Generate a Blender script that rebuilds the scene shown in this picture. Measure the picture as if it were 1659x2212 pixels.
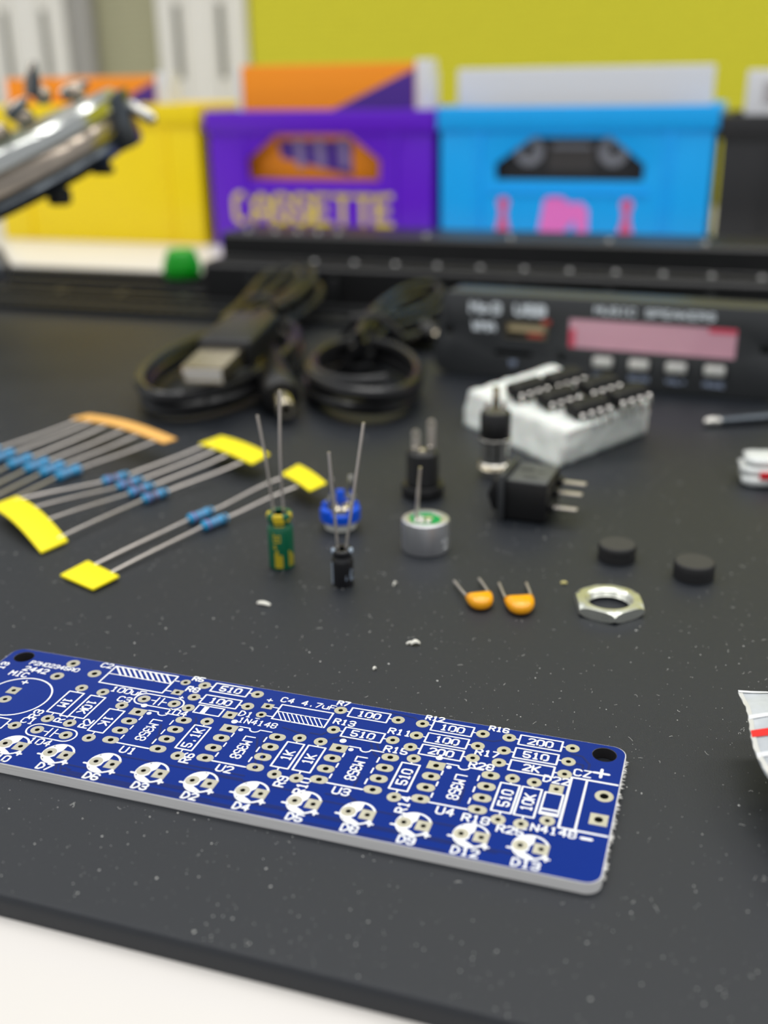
import bpy, bmesh, math, random
from mathutils import Vector, Matrix, noise
from mathutils.geometry import delaunay_2d_cdt

for o in list(bpy.data.objects):
    bpy.data.objects.remove(o)
SC = bpy.context.scene
COL = SC.collection
K = 0.001                                   # everything below is measured in millimetres

# ------------------------------------------------------------------ camera
cam = bpy.data.cameras.new('camera'); cam_o = bpy.data.objects.new('camera', cam); COL.objects.link(cam_o)
right = Vector((0.99988629, -0.00560607, -0.01399948)).normalized()
fwd = Vector((0.0, 0.92833313, -0.37174939)).normalized()
right = (right - fwd * right.dot(fwd)).normalized()
up = right.cross(fwd)
cm = Matrix((right, up, -fwd)).transposed().to_4x4()
cm.translation = Vector((0, 0, 0.08812))
cam_o.matrix_world = cm
cam.sensor_fit = 'VERTICAL'; cam.sensor_height = 36.0
cam.lens = 36.0 * 2295.44 / 2212.0
cam.clip_start = 0.005; cam.clip_end = 50
cam.dof.use_dof = True; cam.dof.focus_distance = 0.155; cam.dof.aperture_fstop = 12.6
SC.camera = cam_o

# ------------------------------------------------------------------ world, lights, exposure
SC.view_settings.view_transform = 'Standard'; SC.view_settings.look = 'None'
SC.view_settings.gamma = 1.0; SC.view_settings.use_curve_mapping = False
SC.view_settings.exposure = 0.0
wd = bpy.data.worlds.new('room_ambience'); SC.world = wd; wd.use_nodes = True
wd.node_tree.nodes['Background'].inputs[0].default_value = (0.93, 0.96, 1.0, 1)
wd.node_tree.nodes['Background'].inputs[1].default_value = 0.5

def ceiling_panel(name, x, y, z, sx, sy, power):
    l = bpy.data.lights.new(name, 'AREA'); l.shape = 'RECTANGLE'; l.size = sx; l.size_y = sy
    l.energy = power; l.color = (1.0, 0.985, 0.96)
    o = bpy.data.objects.new(name, l); COL.objects.link(o); o.location = (x, y, z)
    return o
for px in (-1.5, 0.0, 1.5):
    for py in (-1.1, -0.1, 0.9):
        ceiling_panel('ceiling_light_panel', px + 0.1, py + 0.1, 1.75, 1.2, 0.3, 7.8)

# ------------------------------------------------------------------ helpers
ANG = math.radians(-18.4695)
B0 = Vector((-37.253, 136.708, 0.0))
BX = Vector((math.cos(ANG), math.sin(ANG), 0)); BY = Vector((-math.sin(ANG), math.cos(ANG), 0))
def MT(u, v, z=0.0):
    """a point of the mat's own frame (u along its front edge, v away from the viewer), in world mm"""
    return B0 + BX * u + BY * v + Vector((0, 0, z))
RND = random.Random(7)

def lin(c):
    return tuple(((x / 255) / 12.92 if x / 255 <= 0.04045 else ((x / 255 + 0.055) / 1.055) ** 2.4) for x in c)
MATS = {}
def mat(name, rgb, rough=0.5, metal=0.0, var=0.0, vscale=300.0, bump=0.0, bscale=2000.0, spec=0.5, trans=0.0, alpha=1.0, sub=0.0, coat=0.0, stretch=None, ior=None, rvar=0.0):
    if name in MATS: return MATS[name]
    m = bpy.data.materials.new(name); m.use_nodes = True
    nt = m.node_tree; b = nt.nodes['Principled BSDF']
    c = lin(rgb) + (1,)
    b.inputs['Base Color'].default_value = c
    b.inputs['Roughness'].default_value = rough; b.inputs['Metallic'].default_value = metal
    b.inputs['Specular IOR Level'].default_value = spec
    b.inputs['Transmission Weight'].default_value = trans; b.inputs['Alpha'].default_value = alpha
    b.inputs['Coat Weight'].default_value = coat
    if ior: b.inputs['IOR'].default_value = ior
    if sub: b.inputs['Subsurface Weight'].default_value = sub; b.inputs['Subsurface Scale'].default_value = 0.002
    tc = nt.nodes.new('ShaderNodeTexCoord'); src = tc.outputs['Object']
    if stretch:
        mp = nt.nodes.new('ShaderNodeMapping'); mp.inputs['Scale'].default_value = stretch
        nt.links.new(src, mp.inputs['Vector']); src = mp.outputs['Vector']
    if var or rvar:
        n = nt.nodes.new('ShaderNodeTexNoise'); n.inputs['Scale'].default_value = vscale; n.inputs['Detail'].default_value = 4
        nt.links.new(src, n.inputs['Vector'])
        if var:
            r = nt.nodes.new('ShaderNodeMix'); r.data_type = 'RGBA'
            lo = [max(0, x * (1 - var)) for x in c[:3]] + [1]; hi = [min(1, x * (1 + var)) for x in c[:3]] + [1]
            r.inputs[6].default_value = lo; r.inputs[7].default_value = hi
            nt.links.new(n.outputs['Fac'], r.inputs[0]); nt.links.new(r.outputs[2], b.inputs['Base Color'])
        if rvar:
            q = nt.nodes.new('ShaderNodeMapRange')
            q.inputs['To Min'].default_value = max(0.02, rough - rvar); q.inputs['To Max'].default_value = min(1, rough + rvar)
            nt.links.new(n.outputs['Fac'], q.inputs['Value']); nt.links.new(q.outputs['Result'], b.inputs['Roughness'])
    if bump:
        n2 = nt.nodes.new('ShaderNodeTexNoise'); n2.inputs['Scale'].default_value = bscale; n2.inputs['Detail'].default_value = 3
        nt.links.new(src, n2.inputs['Vector'])
        bp = nt.nodes.new('ShaderNodeBump'); bp.inputs['Strength'].default_value = bump; bp.inputs['Distance'].default_value = 0.0002
        nt.links.new(n2.outputs['Fac'], bp.inputs['Height']); nt.links.new(bp.outputs['Normal'], b.inputs['Normal'])
    MATS[name] = m
    return m

class MB:
    """collects shapes (mm) for ONE mesh"""
    def __init__(s): s.v = []; s.f = []; s.mi = []; s.cur = 0
    def add(s, vs, fs, tf=None):
        k = len(s.v)
        for p in vs:
            p = Vector(p); s.v.append(tf @ p if tf is not None else p)
        for f in fs: s.f.append([k + i for i in f]); s.mi.append(s.cur)
        return s
    def box(s, x0, x1, y0, y1, z0, z1, tf=None):
        return s.add([(x0,y0,z0),(x1,y0,z0),(x1,y1,z0),(x0,y1,z0),(x0,y0,z1),(x1,y0,z1),(x1,y1,z1),(x0,y1,z1)],
            [(3,2,1,0),(4,5,6,7),(0,1,5,4),(1,2,6,5),(2,3,7,6),(3,0,4,7)], tf)
    def prism(s, poly, z0, z1, tf=None):
        n = len(poly)
        vs = [(x,y,z0) for x,y in poly] + [(x,y,z1) for x,y in poly]
        fs = [tuple(range(n-1,-1,-1)), tuple(range(n,2*n))] + [(i,(i+1)%n,n+(i+1)%n,n+i) for i in range(n)]
        return s.add(vs, fs, tf)
    def lathe(s, prof, n=32, tf=None, cap=True):
        vs = []; fs = []; m = len(prof)
        for r, z in prof:
            for i in range(n):
                a = 2*math.pi*i/n; vs.append((r*math.cos(a), r*math.sin(a), z))
        for j in range(m-1):
            for i in range(n):
                fs.append((j*n+i, j*n+(i+1)%n, (j+1)*n+(i+1)%n, (j+1)*n+i))
        if cap:
            if prof[0][0] > 1e-4: fs.append(tuple(range(n-1,-1,-1)))
            if prof[-1][0] > 1e-4 and cap != 'bottom': fs.append(tuple((m-1)*n+i for i in range(n)))
        return s.add(vs, fs, tf)
    def tube(s, pts, r, n=8, cap=True, closed=False):
        pts = [Vector(p) for p in pts]; m = len(pts)
        rr = r if isinstance(r, (list, tuple)) else [r]*m
        vs = []; fs = []; ref = None
        for j in range(m):
            if closed: t = pts[(j+1)%m]-pts[j-1]
            else: t = pts[min(j+1,m-1)]-pts[max(j-1,0)]
            if t.length < 1e-9: t = Vector((0,0,1))
            t.normalize()
            if ref is None: ref = t.orthogonal().normalized()
            a = (ref - t*ref.dot(t))
            if a.length < 1e-6: a = t.orthogonal()
            a.normalize(); b = t.cross(a); ref = a
            for i in range(n):
                w = 2*math.pi*i/n; vs.append(pts[j] + (a*math.cos(w)+b*math.sin(w))*rr[j])
        for j in range(m if closed else m-1):
            for i in range(n):
                q = (j+1)%m
                fs.append((j*n+i, j*n+(i+1)%n, q*n+(i+1)%n, q*n+i))
        if cap and not closed:
            fs.append(tuple(range(n-1,-1,-1))); fs.append(tuple((m-1)*n+i for i in range(n)))
        return s.add(vs, fs)
    def build(s, name, mats, parent=None, bevel=0.0, seg=2, smooth=0.7, flat=False):
        me = bpy.data.meshes.new(name)
        me.from_pydata([p*K for p in s.v], [], s.f)
        if not isinstance(mats, (list, tuple)): mats = [mats]
        for m in mats: me.materials.append(m)
        if len(mats) > 1: me.polygons.foreach_set('material_index', s.mi)
        bm = bmesh.new(); bm.from_mesh(me)
        bmesh.ops.recalc_face_normals(bm, faces=bm.faces)
        if bevel:
            es = [e for e in bm.edges if len(e.link_faces) == 2 and e.calc_face_angle(0) > 0.5]
            bmesh.ops.bevel(bm, geom=es, offset=bevel*K, segments=seg, profile=0.5, affect='EDGES', clamp_overlap=True)
        bm.to_mesh(me); bm.free()
        if not flat:
            me.polygons.foreach_set('use_smooth', [True]*len(me.polygons)); me.set_sharp_from_angle(angle=smooth)
        me.update()
        o = bpy.data.objects.new(name, me); COL.objects.link(o)
        if parent is not None: o.parent = parent
        return o

def tag(o, label, cat, group=None, kind=None):
    o['label'] = label
    if cat: o['category'] = cat
    if group: o['group'] = group
    if kind: o['kind'] = kind
    return o
def thing(name, label, cat, loc=(0,0,0), rz=0.0, group=None, rot=None):
    o = bpy.data.objects.new(name, None); COL.objects.link(o); o.empty_display_size = 0.005
    o.location = Vector(loc)*K
    o.rotation_euler = rot if rot else (0,0,rz)
    return tag(o, label, cat, group)
def place(o, loc, rz=0.0):
    o.location = Vector(loc)*K; o.rotation_euler = (0,0,rz); return o
def inst(src, name, parent, loc=(0,0,0), rz=0.0):
    o = bpy.data.objects.new(name, src.data); COL.objects.link(o); o.parent = parent
    o.location = Vector(loc)*K; o.rotation_euler = (0,0,rz); return o
def TR(x=0,y=0,z=0,rx=0,ry=0,rz=0):
    return Matrix.Translation((x,y,z)) @ Matrix.Rotation(rz,4,'Z') @ Matrix.Rotation(ry,4,'Y') @ Matrix.Rotation(rx,4,'X')
def aim(p0, p1):
    """matrix that takes +z to the direction p0 -> p1 with origin p0"""
    d = (Vector(p1)-Vector(p0)).normalized()
    return Matrix.Translation(Vector(p0)) @ d.to_track_quat('Z','Y').to_matrix().to_4x4()
def spline(pts, n=8, closed=False):
    pts = [Vector(p) for p in pts]; out = []; m = len(pts)
    for i in range(m if closed else m-1):
        if closed: a,b,c,d = pts[i-1],pts[i],pts[(i+1)%m],pts[(i+2)%m]
        else: a,b,c,d = pts[max(i-1,0)],pts[i],pts[i+1],pts[min(i+2,m-1)]
        for k in range(n):
            t = k/n
            out.append(0.5*((2*b)+(c-a)*t+(2*a-5*b+4*c-d)*t*t+(3*b-a-3*c+d)*t**3))
    if not closed: out.append(pts[-1])
    return out
def rrect(x0,x1,y0,y1,r,n=5):
    out = []
    for cx,cy,a0 in ((x1-r,y1-r,0),(x0+r,y1-r,90),(x0+r,y0+r,180),(x1-r,y0+r,270)):
        for i in range(n+1):
            a = math.radians(a0+90*i/n); out.append((cx+r*math.cos(a), cy+r*math.sin(a)))
    return out
def circ(cx,cy,r,n=12,a0=0.0):
    return [(cx+r*math.cos(a0+2*math.pi*i/n), cy+r*math.sin(a0+2*math.pi*i/n)) for i in range(n)]
def in_poly(p, poly):
    x,y = p; c = False; n = len(poly); j = n-1
    for i in range(n):
        xi,yi = poly[i]; xj,yj = poly[j]
        if (yi>y)!=(yj>y) and x < (xj-xi)*(y-yi)/(yj-yi)+xi: c = not c
        j = i
    return c
def holed_plate(mb, outer, holes, z0, z1, tf=None):
    """a flat plate with real holes through it"""
    loops = [outer]+holes; pts = []; edges = []
    for lp in loops:
        k = len(pts); n = len(lp)
        pts += [Vector((x,y)) for x,y in lp]; edges += [(k+i,k+(i+1)%n) for i in range(n)]
    rv, re, rf, *_ = delaunay_2d_cdt(pts, edges, [], 1, 1e-6)
    hb = [(h,(min(p[0] for p in h),max(p[0] for p in h),min(p[1] for p in h),max(p[1] for p in h))) for h in holes]
    keep = []
    for f in rf:
        c = sum((rv[i] for i in f), Vector((0,0)))/len(f)
        if any(bb[0]<c.x<bb[1] and bb[2]<c.y<bb[3] and in_poly(c,h) for h,bb in hb): continue
        keep.append(tuple(f))
    n = len(rv)
    vs = [(p.x,p.y,z1) for p in rv]+[(p.x,p.y,z0) for p in rv]
    fs = keep + [tuple(n+i for i in reversed(f)) for f in keep]
    ec = {}
    for f in keep:
        for i in range(len(f)):
            a,b = f[i],f[(i+1)%len(f)]
            ec.setdefault((min(a,b),max(a,b)),[]).append((a,b))
    for k_,l in ec.items():
        if len(l)==1: a,b = l[0]; fs.append((b,a,n+a,n+b))
    return mb.add(vs, fs, tf)

# stroke lettering: polylines on a 4 x 6 grid, two digits (x y) per point
GL = {'0':'10 30 41 45 36 16 05 01 10','1':'15 26 20|10 30','2':'05 16 36 45 44 00 40','3':'05 16 36 45 44 33 42 41 30 10 01|13 33','4':'30 36 02 42',
'5':'46 06 03 33 42 41 30 10 01','6':'45 36 16 05 01 10 30 41 42 33 03','7':'06 46 10','8':'13 04 05 16 36 45 44 33 13 02 01 10 30 41 42 33',
'9':'01 10 30 41 45 36 16 05 04 13 43','A':'00 04 26 44 40|02 42','B':'00 06 36 45 44 33 42 41 30 00|03 33','C':'45 36 16 05 01 10 30 41','D':'00 06 26 44 42 20 00',
'E':'46 06 00 40|03 33','F':'46 06 00|03 33','H':'00 06|40 46|03 43','I':'10 30|16 36|20 26','J':'46 41 30 10 01','K':'00 06|46 02|13 40','L':'06 00 40','M':'00 06 23 46 40',
'N':'00 06 40 46','O':'10 30 41 45 36 16 05 01 10','P':'00 06 36 45 44 33 03','R':'00 06 36 45 44 33 03|23 40','S':'45 36 16 05 04 13 33 42 41 30 10 01','T':'06 46|26 20',
'U':'06 01 10 30 41 46','V':'06 20 46','W':'06 10 24 30 46','X':'00 46|06 40','Y':'06 23 46|23 20','Z':'06 46 00 40','u':'04 01 10 30 41|44 40','p':'04 00|04 34 43 42 31 01',
'.':'20 21','-':'03 43','+':'03 43|21 25',' ':''}
STK = [0]
def stroke(mb, pts, w, z=0.0, tf=None, cap=3):
    """flat line with round ends along a polyline"""
    for si,(a,b) in enumerate(zip(pts, pts[1:])):
        zz = z+0.0016*(STK[0]%7); STK[0] += 1
        a = Vector(a); b = Vector(b); d = b-a
        if d.length < 1e-6: continue
        ang = math.atan2(d.y,d.x); vs = []
        for base,s in ((b,-1),(a,1)):
            for i in range(cap+1):
                t = ang + (math.pi/2)*s + math.pi*i/cap
                vs.append((base.x+math.cos(t)*w/2, base.y+math.sin(t)*w/2, zz))
        mb.add(vs, [tuple(range(len(vs)))], tf)
def text_w(s, h, sp=1.5): return len(s)*h*(4+sp)/6 - h*sp/6
def text(mb, s, cx, cy, h, rot=0.0, w=None, z=0.0, tf=None, sx=1.0, sp=1.5):
    w = w or h*0.17; tw = text_w(s,h,sp)*sx; x = -tw/2; u = h/6; c,sn = math.cos(rot),math.sin(rot)
    for ch in s:
        for pl in GL.get(ch,'').split('|'):
            pts = []
            for tk in pl.split():
                px = x+int(tk[0])*u*sx; py = int(tk[1])*u-h/2
                pts.append((cx+px*c-py*sn, cy+px*sn+py*c))
            if len(pts) > 1: stroke(mb, pts, w, z, tf)
        x += (4+sp)*u*sx

# ------------------------------------------------------------------ materials
m_desk = mat('white_desk_laminate', (216,212,207), 0.35, var=0.02, vscale=60)
m_mat = mat('black_rubber_mat', (25,29,35), 0.46, var=0.12, vscale=900, bump=0.35, bscale=5000, rvar=0.06)
m_matrib = mat('black_rubber_rib', (26,27,28), 0.45, bump=0.2, bscale=4000)
m_black = mat('black_plastic', (20,20,21), 0.38, bump=0.08, bscale=6000)
m_blackmatte = mat('matte_black_rubber', (30,30,31), 0.6, bump=0.2, bscale=6000)
m_cable = mat('black_cable_sheath', (28,28,29), 0.27, bump=0.1, bscale=3000)
m_tin = mat('tinned_wire', (224,216,208), 0.34, 0.88, var=0.1, vscale=800, rvar=0.08)
m_steel = mat('plated_steel', (205,203,196), 0.22, 1.0, var=0.06, vscale=500, rvar=0.08)
m_alu = mat('brushed_aluminium', (216,217,220), 0.38, 0.92, var=0.12, vscale=700, stretch=(1,1,0.15), rvar=0.08)
m_nickel = mat('nickel_plate', (210,200,178), 0.22, 1.0, var=0.05, vscale=600)
m_fr4 = mat('fr4_edge', (222,221,220), 0.6, var=0.14, vscale=2200, stretch=(0.05,0.05,3.0), bump=0.3, bscale=2500)
m_mask = mat('blue_solder_mask', (0,40,128), 0.16, var=0.10, vscale=120, spec=0.25, rvar=0.04)
m_trace = mat('blue_mask_over_copper', (0,28,100), 0.2, var=0.06, vscale=300)
m_silk = mat('white_silkscreen_ink', (240,242,244), 0.55)
m_pad = mat('tin_plated_pad', (238,233,214), 0.34, 0.8, var=0.06, vscale=900, rvar=0.1)
m_hole = mat('shaded_plated_barrel', (40,40,34), 0.6, 0.3)  # bright plating coloured dark, the shade inside the pad holes is in the colour

# ------------------------------------------------------------------ the setting: desk, partition
desk = MB(); desk.prism(rrect(-760,760,-420,788,12), -30, -3.0)
o = desk.build('desk', m_desk, None, bevel=1.2); place(o, B0, ANG)
tag(o, 'white laminate desk under the black mat, pale corner showing at the front', 'desk')

b = MB(); b.box(-2600,2600,-2600,2600,-735,-720)
o = b.build('floor', mat('grey_carpet',(120,120,118),0.95,var=0.15,vscale=900), None); tag(o,'grey office carpet floor under the desk',None,kind='structure')

def fabric_mat(name, rgb):
    m = bpy.data.materials.new(name); m.use_nodes = True; nt = m.node_tree; b = nt.nodes['Principled BSDF']
    b.inputs['Roughness'].default_value = 0.95; b.inputs['Specular IOR Level'].default_value = 0.15
    tc = nt.nodes.new('ShaderNodeTexCoord'); w = nt.nodes.new('ShaderNodeTexWave'); w.bands_direction = 'Z'
    w.inputs['Scale'].default_value = 60; w.inputs['Distortion'].default_value = 3; w.inputs['Detail'].default_value = 2
    w2 = nt.nodes.new('ShaderNodeTexNoise'); w2.inputs['Scale'].default_value = 400
    nt.links.new(tc.outputs['Object'], w.inputs['Vector']); nt.links.new(tc.outputs['Object'], w2.inputs['Vector'])
    ad = nt.nodes.new('ShaderNodeMath'); ad.operation = 'MULTIPLY_ADD'; ad.inputs[1].default_value = 0.5
    nt.links.new(w.outputs['Fac'], ad.inputs[0]); nt.links.new(w2.outputs['Fac'], ad.inputs[2])
    mx = nt.nodes.new('ShaderNodeMix'); mx.data_type = 'RGBA'; c = lin(rgb)
    mx.inputs[6].default_value = [x*0.86 for x in c]+[1]; mx.inputs[7].default_value = [min(1,x*1.08) for x in c]+[1]
    nt.links.new(ad.outputs[0], mx.inputs[0]); nt.links.new(mx.outputs[2], b.inputs['Base Color'])
    bp = nt.nodes.new('ShaderNodeBump'); bp.inputs['Strength'].default_value = 0.4; bp.inputs['Distance'].default_value = 0.001
    nt.links.new(ad.outputs[0], bp.inputs['Height']); nt.links.new(bp.outputs['Normal'], b.inputs['Normal'])
    return m
m_lime = fabric_mat('lime_green_fabric', (202,196,56))
m_olive = fabric_mat('grey_green_fabric', (158,156,128))
m_post = mat('white_powder_coat', (224,222,214), 0.4, var=0.03, vscale=40)
m_slot = mat('dark_post_slot', (120,120,112), 0.7)

part = thing('office_partition', 'office partition of fabric panels between white slotted posts behind the desk', None, MT(0,800,0), ANG)
part['kind'] = 'structure'
b = MB(); b.box(-346,1100,4,26,-700,520); b.build('fabric_panel', m_lime, part, bevel=3)['label'] = 'lime green woven fabric panel'
b = MB(); b.box(-524,-436,8,26,-700,520); b.build('fabric_panel', m_olive, part, bevel=3)['label'] = 'grey green panel between two white posts'
b = MB(); b.box(-1100,-612,8,26,-700,520); b.build('fabric_panel', m_olive, part, bevel=3)['label'] = 'grey green panel at the far end'
for x0, x1 in ((-434,-348),(-612,-526)):
    b = MB(); b.box(x0,x1,0,40,-700,520); p = b.build('post', m_post, part, bevel=4)
    for xs in (x0+22, x1-22):
        b = MB(); b.box(xs-7,xs-4.5,-2.5,0.5,-700,520); b.build('post_ridge', m_post, p, bevel=0.6)
        b = MB(); b.box(xs+4.5,xs+7,-2.5,0.5,-700,520); b.build('post_ridge', m_post, p, bevel=0.6)
        for k in range(10):
            b = MB(); b.box(xs-3,xs+3,-0.6,0.4,-575+k*112,-515+k*112); b.build('post_slot', m_slot, p, bevel=0.2)
m_dark = mat('grey_bracket', (150,148,142), 0.6)
b = MB(); b.box(-520,-498,-4,8,-700,520); b.build('edge_trim', m_dark, part, bevel=2)

# white board that carries the crates
b = MB(); b.prism(rrect(-560,420,353,700,6), -3.0, 5.4)
o = b.build('white_board', mat('white_board_top', (222,219,214), 0.3, var=0.03, vscale=50), None, bevel=1.5); place(o, B0, ANG)
tag(o, 'long white board lying behind the black mat, under the plastic crates', 'board')

# ------------------------------------------------------------------ the mat
mat_t = thing('soldering_mat', 'large black rubber work mat with ridged rear tray, dusty, under all the parts', 'mat', B0, ANG)
b = MB()
prof = [(-37.9,-3.0),(-37.9,-2.2),(-37.8,-1.0),(-37.6,-0.45),(-37.3,-0.12),(-36.8,0.0),(351.0,0.0),(351.0,-3.0)]
vs = [(-300,v,z) for v,z in prof]+[(330,v,z) for v,z in prof]; n = len(prof)
b.add(vs, [tuple(range(n)), tuple(range(2*n-1,n-1,-1))]+[(i,n+i,n+(i+1)%n,(i+1)%n) for i in range(n)])
b.build('sheet', m_mat, mat_t, smooth=0.5)
for v0, v1, z in ((270.5,274.5,3.2),(281,283.5,3.6),(292,296,4.2)):
    b = MB(); b.box(-300,330,v0,v1,-0.2,z); b.build('tray_ridge', m_matrib, mat_t, bevel=0.6)
for v0, v1, z in ((310,313,4.0),(328,331,4.4),(347,351,5.0)):
    b = MB(); b.box(-300,-145,v0,v1,-0.2,z); b.build('tray_ridge', m_matrib, mat_t, bevel=0.6)
b = MB(); b.box(-1.5,1.5,275.0,280.6,-0.2,2.6); tooth0 = b.build('tray_tooth', m_matrib, mat_t, bevel=0.4)
tooth0.location = Vector((-240,0,0))*K
for k in range(1,58): inst(tooth0, 'tray_tooth', mat_t, (-240+k*6.2,0,0))
b = MB(); b.box(-1.2,1.2,296,310,-0.2,3.4); d0 = b.build('tray_divider', m_matrib, mat_t, bevel=0.4); d0.location = Vector((-250,0,0))*K
for k in range(1,4): inst(d0, 'tray_divider', mat_t, (-250+k*32,0,0))

# ------------------------------------------------------------------ stepped black rack behind the tray
m_rivet = mat('dull_rivet', (150,150,150), 0.3, 1.0)
rk = thing('tool_rack', 'long black stepped tool rack with round studs along both steps', 'rack', B0, ANG)
b = MB()
st = [(298.5,0.03),(298.5,17.6),(299.8,19),(317.5,19),(318,19.5),(318,27.8),(319.2,29),(350.6,29),(350.6,0.03)]
b.add([(-141,v,z) for v,z in st]+[(330,v,z) for v,z in st], [tuple(range(9)),tuple(range(17,8,-1))]+[(i,9+i,9+(i+1)%9,(i+1)%9) for i in range(9)])
b.build('body', m_black, rk, smooth=0.5)
b = MB(); b.box(-138,330,299.6,301.4,18.6,20.2); b.build('front_lip', m_black, rk, bevel=0.5)
b = MB(); b.lathe([(1.5,0),(1.5,0.5),(1.25,1.0),(0.7,1.35),(0,1.5)], 16); s0 = b.build('stud', m_rivet, rk); s0.location = Vector((-93,308,19))*K
for k in range(1,13): inst(s0, 'stud', rk, (-93+18*k,308,19))
for u in (-130,-117,-106.5,-97,-87.5,-48,-12,28,65,102): inst(s0, 'stud', rk, (u,323,29))
b = MB(); b.box(-1.6,1.6,296.3,298.4,0.05,15); r0 = b.build('front_rib', m_matrib, rk, bevel=0.5); r0.location = Vector((-118,0,0))*K
for k in range(1,9): inst(r0, 'front_rib', rk, (-118+k*37.5,0,0))

# ------------------------------------------------------------------ crates and cassettes
def crate(u0, u1, z1, rgb, label, win, name):
    m = mat(name+'_plastic', rgb, 0.38, var=0.03, vscale=80, bump=0.05, bscale=900)
    t = thing('cassette_crate', label, 'crate', MT(u0,440,0), ANG, 'small plastic cassette crates in a row')
    w = u1-u0; z0 = 5.5; D = 92
    tf = Matrix.Rotation(math.radians(90),4,'X')            # x, y of the plate -> x, z of the wall
    outer = [(0.9,z0),(w-0.9,z0),(w-0.4,z1-8),(0.4,z1-8)]
    b = MB(); holed_plate(b, outer, [win] if win else [], -2.4, 0, tf)
    b.build('front_wall', m, t, bevel=0.3)
    b = MB(); holed_plate(b, outer, [], -2.4, 0, TR(0,D-2.4,0) @ tf); b.build('back_wall', m, t)
    b = MB(); b.box(0.6,3,2.4,D-2.4,z0,z1-8); b.build('side_wall', m, t)
    b = MB(); b.box(w-3,w-0.6,2.4,D-2.4,z0,z1-8); b.build('side_wall', m, t)
    b = MB(); b.box(3,w-3,2.4,D-2.4,z0,z0+3); b.build('bottom', m, t)
    b = MB()                                                 # thick rim band
    for x0,x1,y0,y1 in ((-1.2,w+1.2,-1.6,2.6),(-1.2,w+1.2,D-2.6,D+1.6),(-1.2,2.6,2.6,D-2.6),(w-2.6,w+1.2,2.6,D-2.6)): b.box(x0,x1,y0,y1,z1-11,z1)
    b.build('rim', m, t, bevel=0.8)
    for xa in (21, w-21):
        b = MB(); b.box(xa-1.2,xa+1.2,-1.3,0.2,z0+1,z1-11); b.build('rib', m, t, bevel=0.5)
    if win:
        xs = [p[0] for p in win]; ys = [p[1] for p in win]
        b = MB(); b.box(min(xs)-3,max(xs)+3,-1.3,0.2,min(ys)-6.5,min(ys)-4.7); b.build('rib', m, t, bevel=0.4)
    return t, tf
wp = [(23.2,41.5),(99,41.5),(99.6,52),(82,65),(40,65),(22.6,52)]
wb = [(29.6,42.8),(103.3,42.8),(103.8,50.5),(87,63.5),(48,63.5),(29.2,50.5)]
cr_y, _ = crate(-349,-212, 81.0, (255,222,0), 'bright yellow cassette crate behind the metal magnifier clamp', None, 'yellow')
cr_p, tfp = crate(-206.5,-77.6, 77.0, (98,10,205), 'purple cassette crate with yellow lettering', wp, 'purple')
cr_b, tfb = crate(-74.4,61.6, 78.0, (0,172,252), 'sky blue cassette crate with pink print', wb, 'sky_blue')
cr_k, _ = crate(64.2,201, 73.5, (38,38,40), 'black cassette crate at the edge beside the blue crate', None, 'charcoal')
m_yink = mat('yellow_ink', (232,210,0), 0.5); m_pink = mat('pink_ink', (240,120,205), 0.5); m_redp = mat('red_pink_ink', (226,90,140), 0.5)
b = MB(); text(b, 'CASSETTE', 60, 26.5, 14.5, w=2.7, z=0.25, tf=tfp, sx=0.92, sp=1.35)
b.build('lettering', m_yink, cr_p, flat=True)['label'] = 'yellow printed word on the purple crate'
for cx in (34, 96.5):
    b = MB(); b.prism(circ(cx,31.5,3.1,16),0,0.25,tfb); b.prism([(cx-1.7,30),(cx+1.7,30),(cx+2.2,22),(cx-2.2,22)],0,0.24,tfb)
    b.prism([(cx-2.4,22.5),(cx+2.4,22.5),(cx+5,14),(cx-5,14)],0,0.26,tfb); b.build('pink_print', m_redp, cr_b, flat=True)
b = MB(); b.prism([(52,14),(55,33),(57,35),(64,35),(68,32),(74,32.5),(77.5,29),(78,14),(72,14),(71,24),(66,18),(62,14)],0,0.25,tfb)
b.build('pink_print', m_pink, cr_b, flat=True)

m_or = mat('orange_card', (255,150,0), 0.45); m_pu = mat('violet_card', (82,44,150), 0.45)
m_wc = mat('white_case', (226,226,228), 0.3); m_clear = mat('cloudy_case', (232,232,238), 0.25)
def case(u0,u1,v,z1,label,cols,flip=False, z0=8.7, dep=15):
    t = thing('cassette_case', label, 'cassette case', MT(u0,v,0), ANG, 'cassette cases standing in the crates')
    w = u1-u0
    b = MB(); b.box(0,w,0,dep,z0,z1); b.build('card', cols[0], t, bevel=0.6)
    if len(cols) > 1:
        tf = Matrix.Rotation(math.radians(90),4,'X'); H = z1
        b = MB(); b.prism([(w*0.45,H-26),(w-0.2,H-3),(w-0.2,z0+1),(w*0.75,z0+1),(w*0.3,H-44),(w*0.25,H-30)][0:2]+[(w-0.2,H-36),(w*0.45,H-30)],0,0.2,tf); b.build('violet_stripe', cols[1], t, flat=True)
        b = MB(); b.prism([(w*0.2,H-38),(w*0.64,H-38),(w*0.64,H-56),(w*0.22,H-47)],0,0.2,tf); b.build('violet_stripe', cols[1], t, flat=True)
        for xx in (0.3,0.42,0.56):
            b = MB(); b.prism([(w*xx,H-37),(w*xx+5,H-37),(w*xx+6,H-52),(w*xx+1.5,H-52)],0,0.3,tf); b.build('pale_stripe', mat('pale_violet_card',(150,132,176),0.4), t, flat=True)
        b = MB(); b.box(w,w+8,0.5,dep-0.5,z0,z1+1.5); b.build('spine', m_wc, t, bevel=0.5)
        b = MB(); b.box(-3.5,0,0.5,dep-0.5,z0,z1-1); b.build('spine', m_wc, t, bevel=0.5)
    return t
case(-188,-90,448,99.5,'orange and violet cassette case poking out of the purple crate',(m_or,m_pu))
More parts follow.
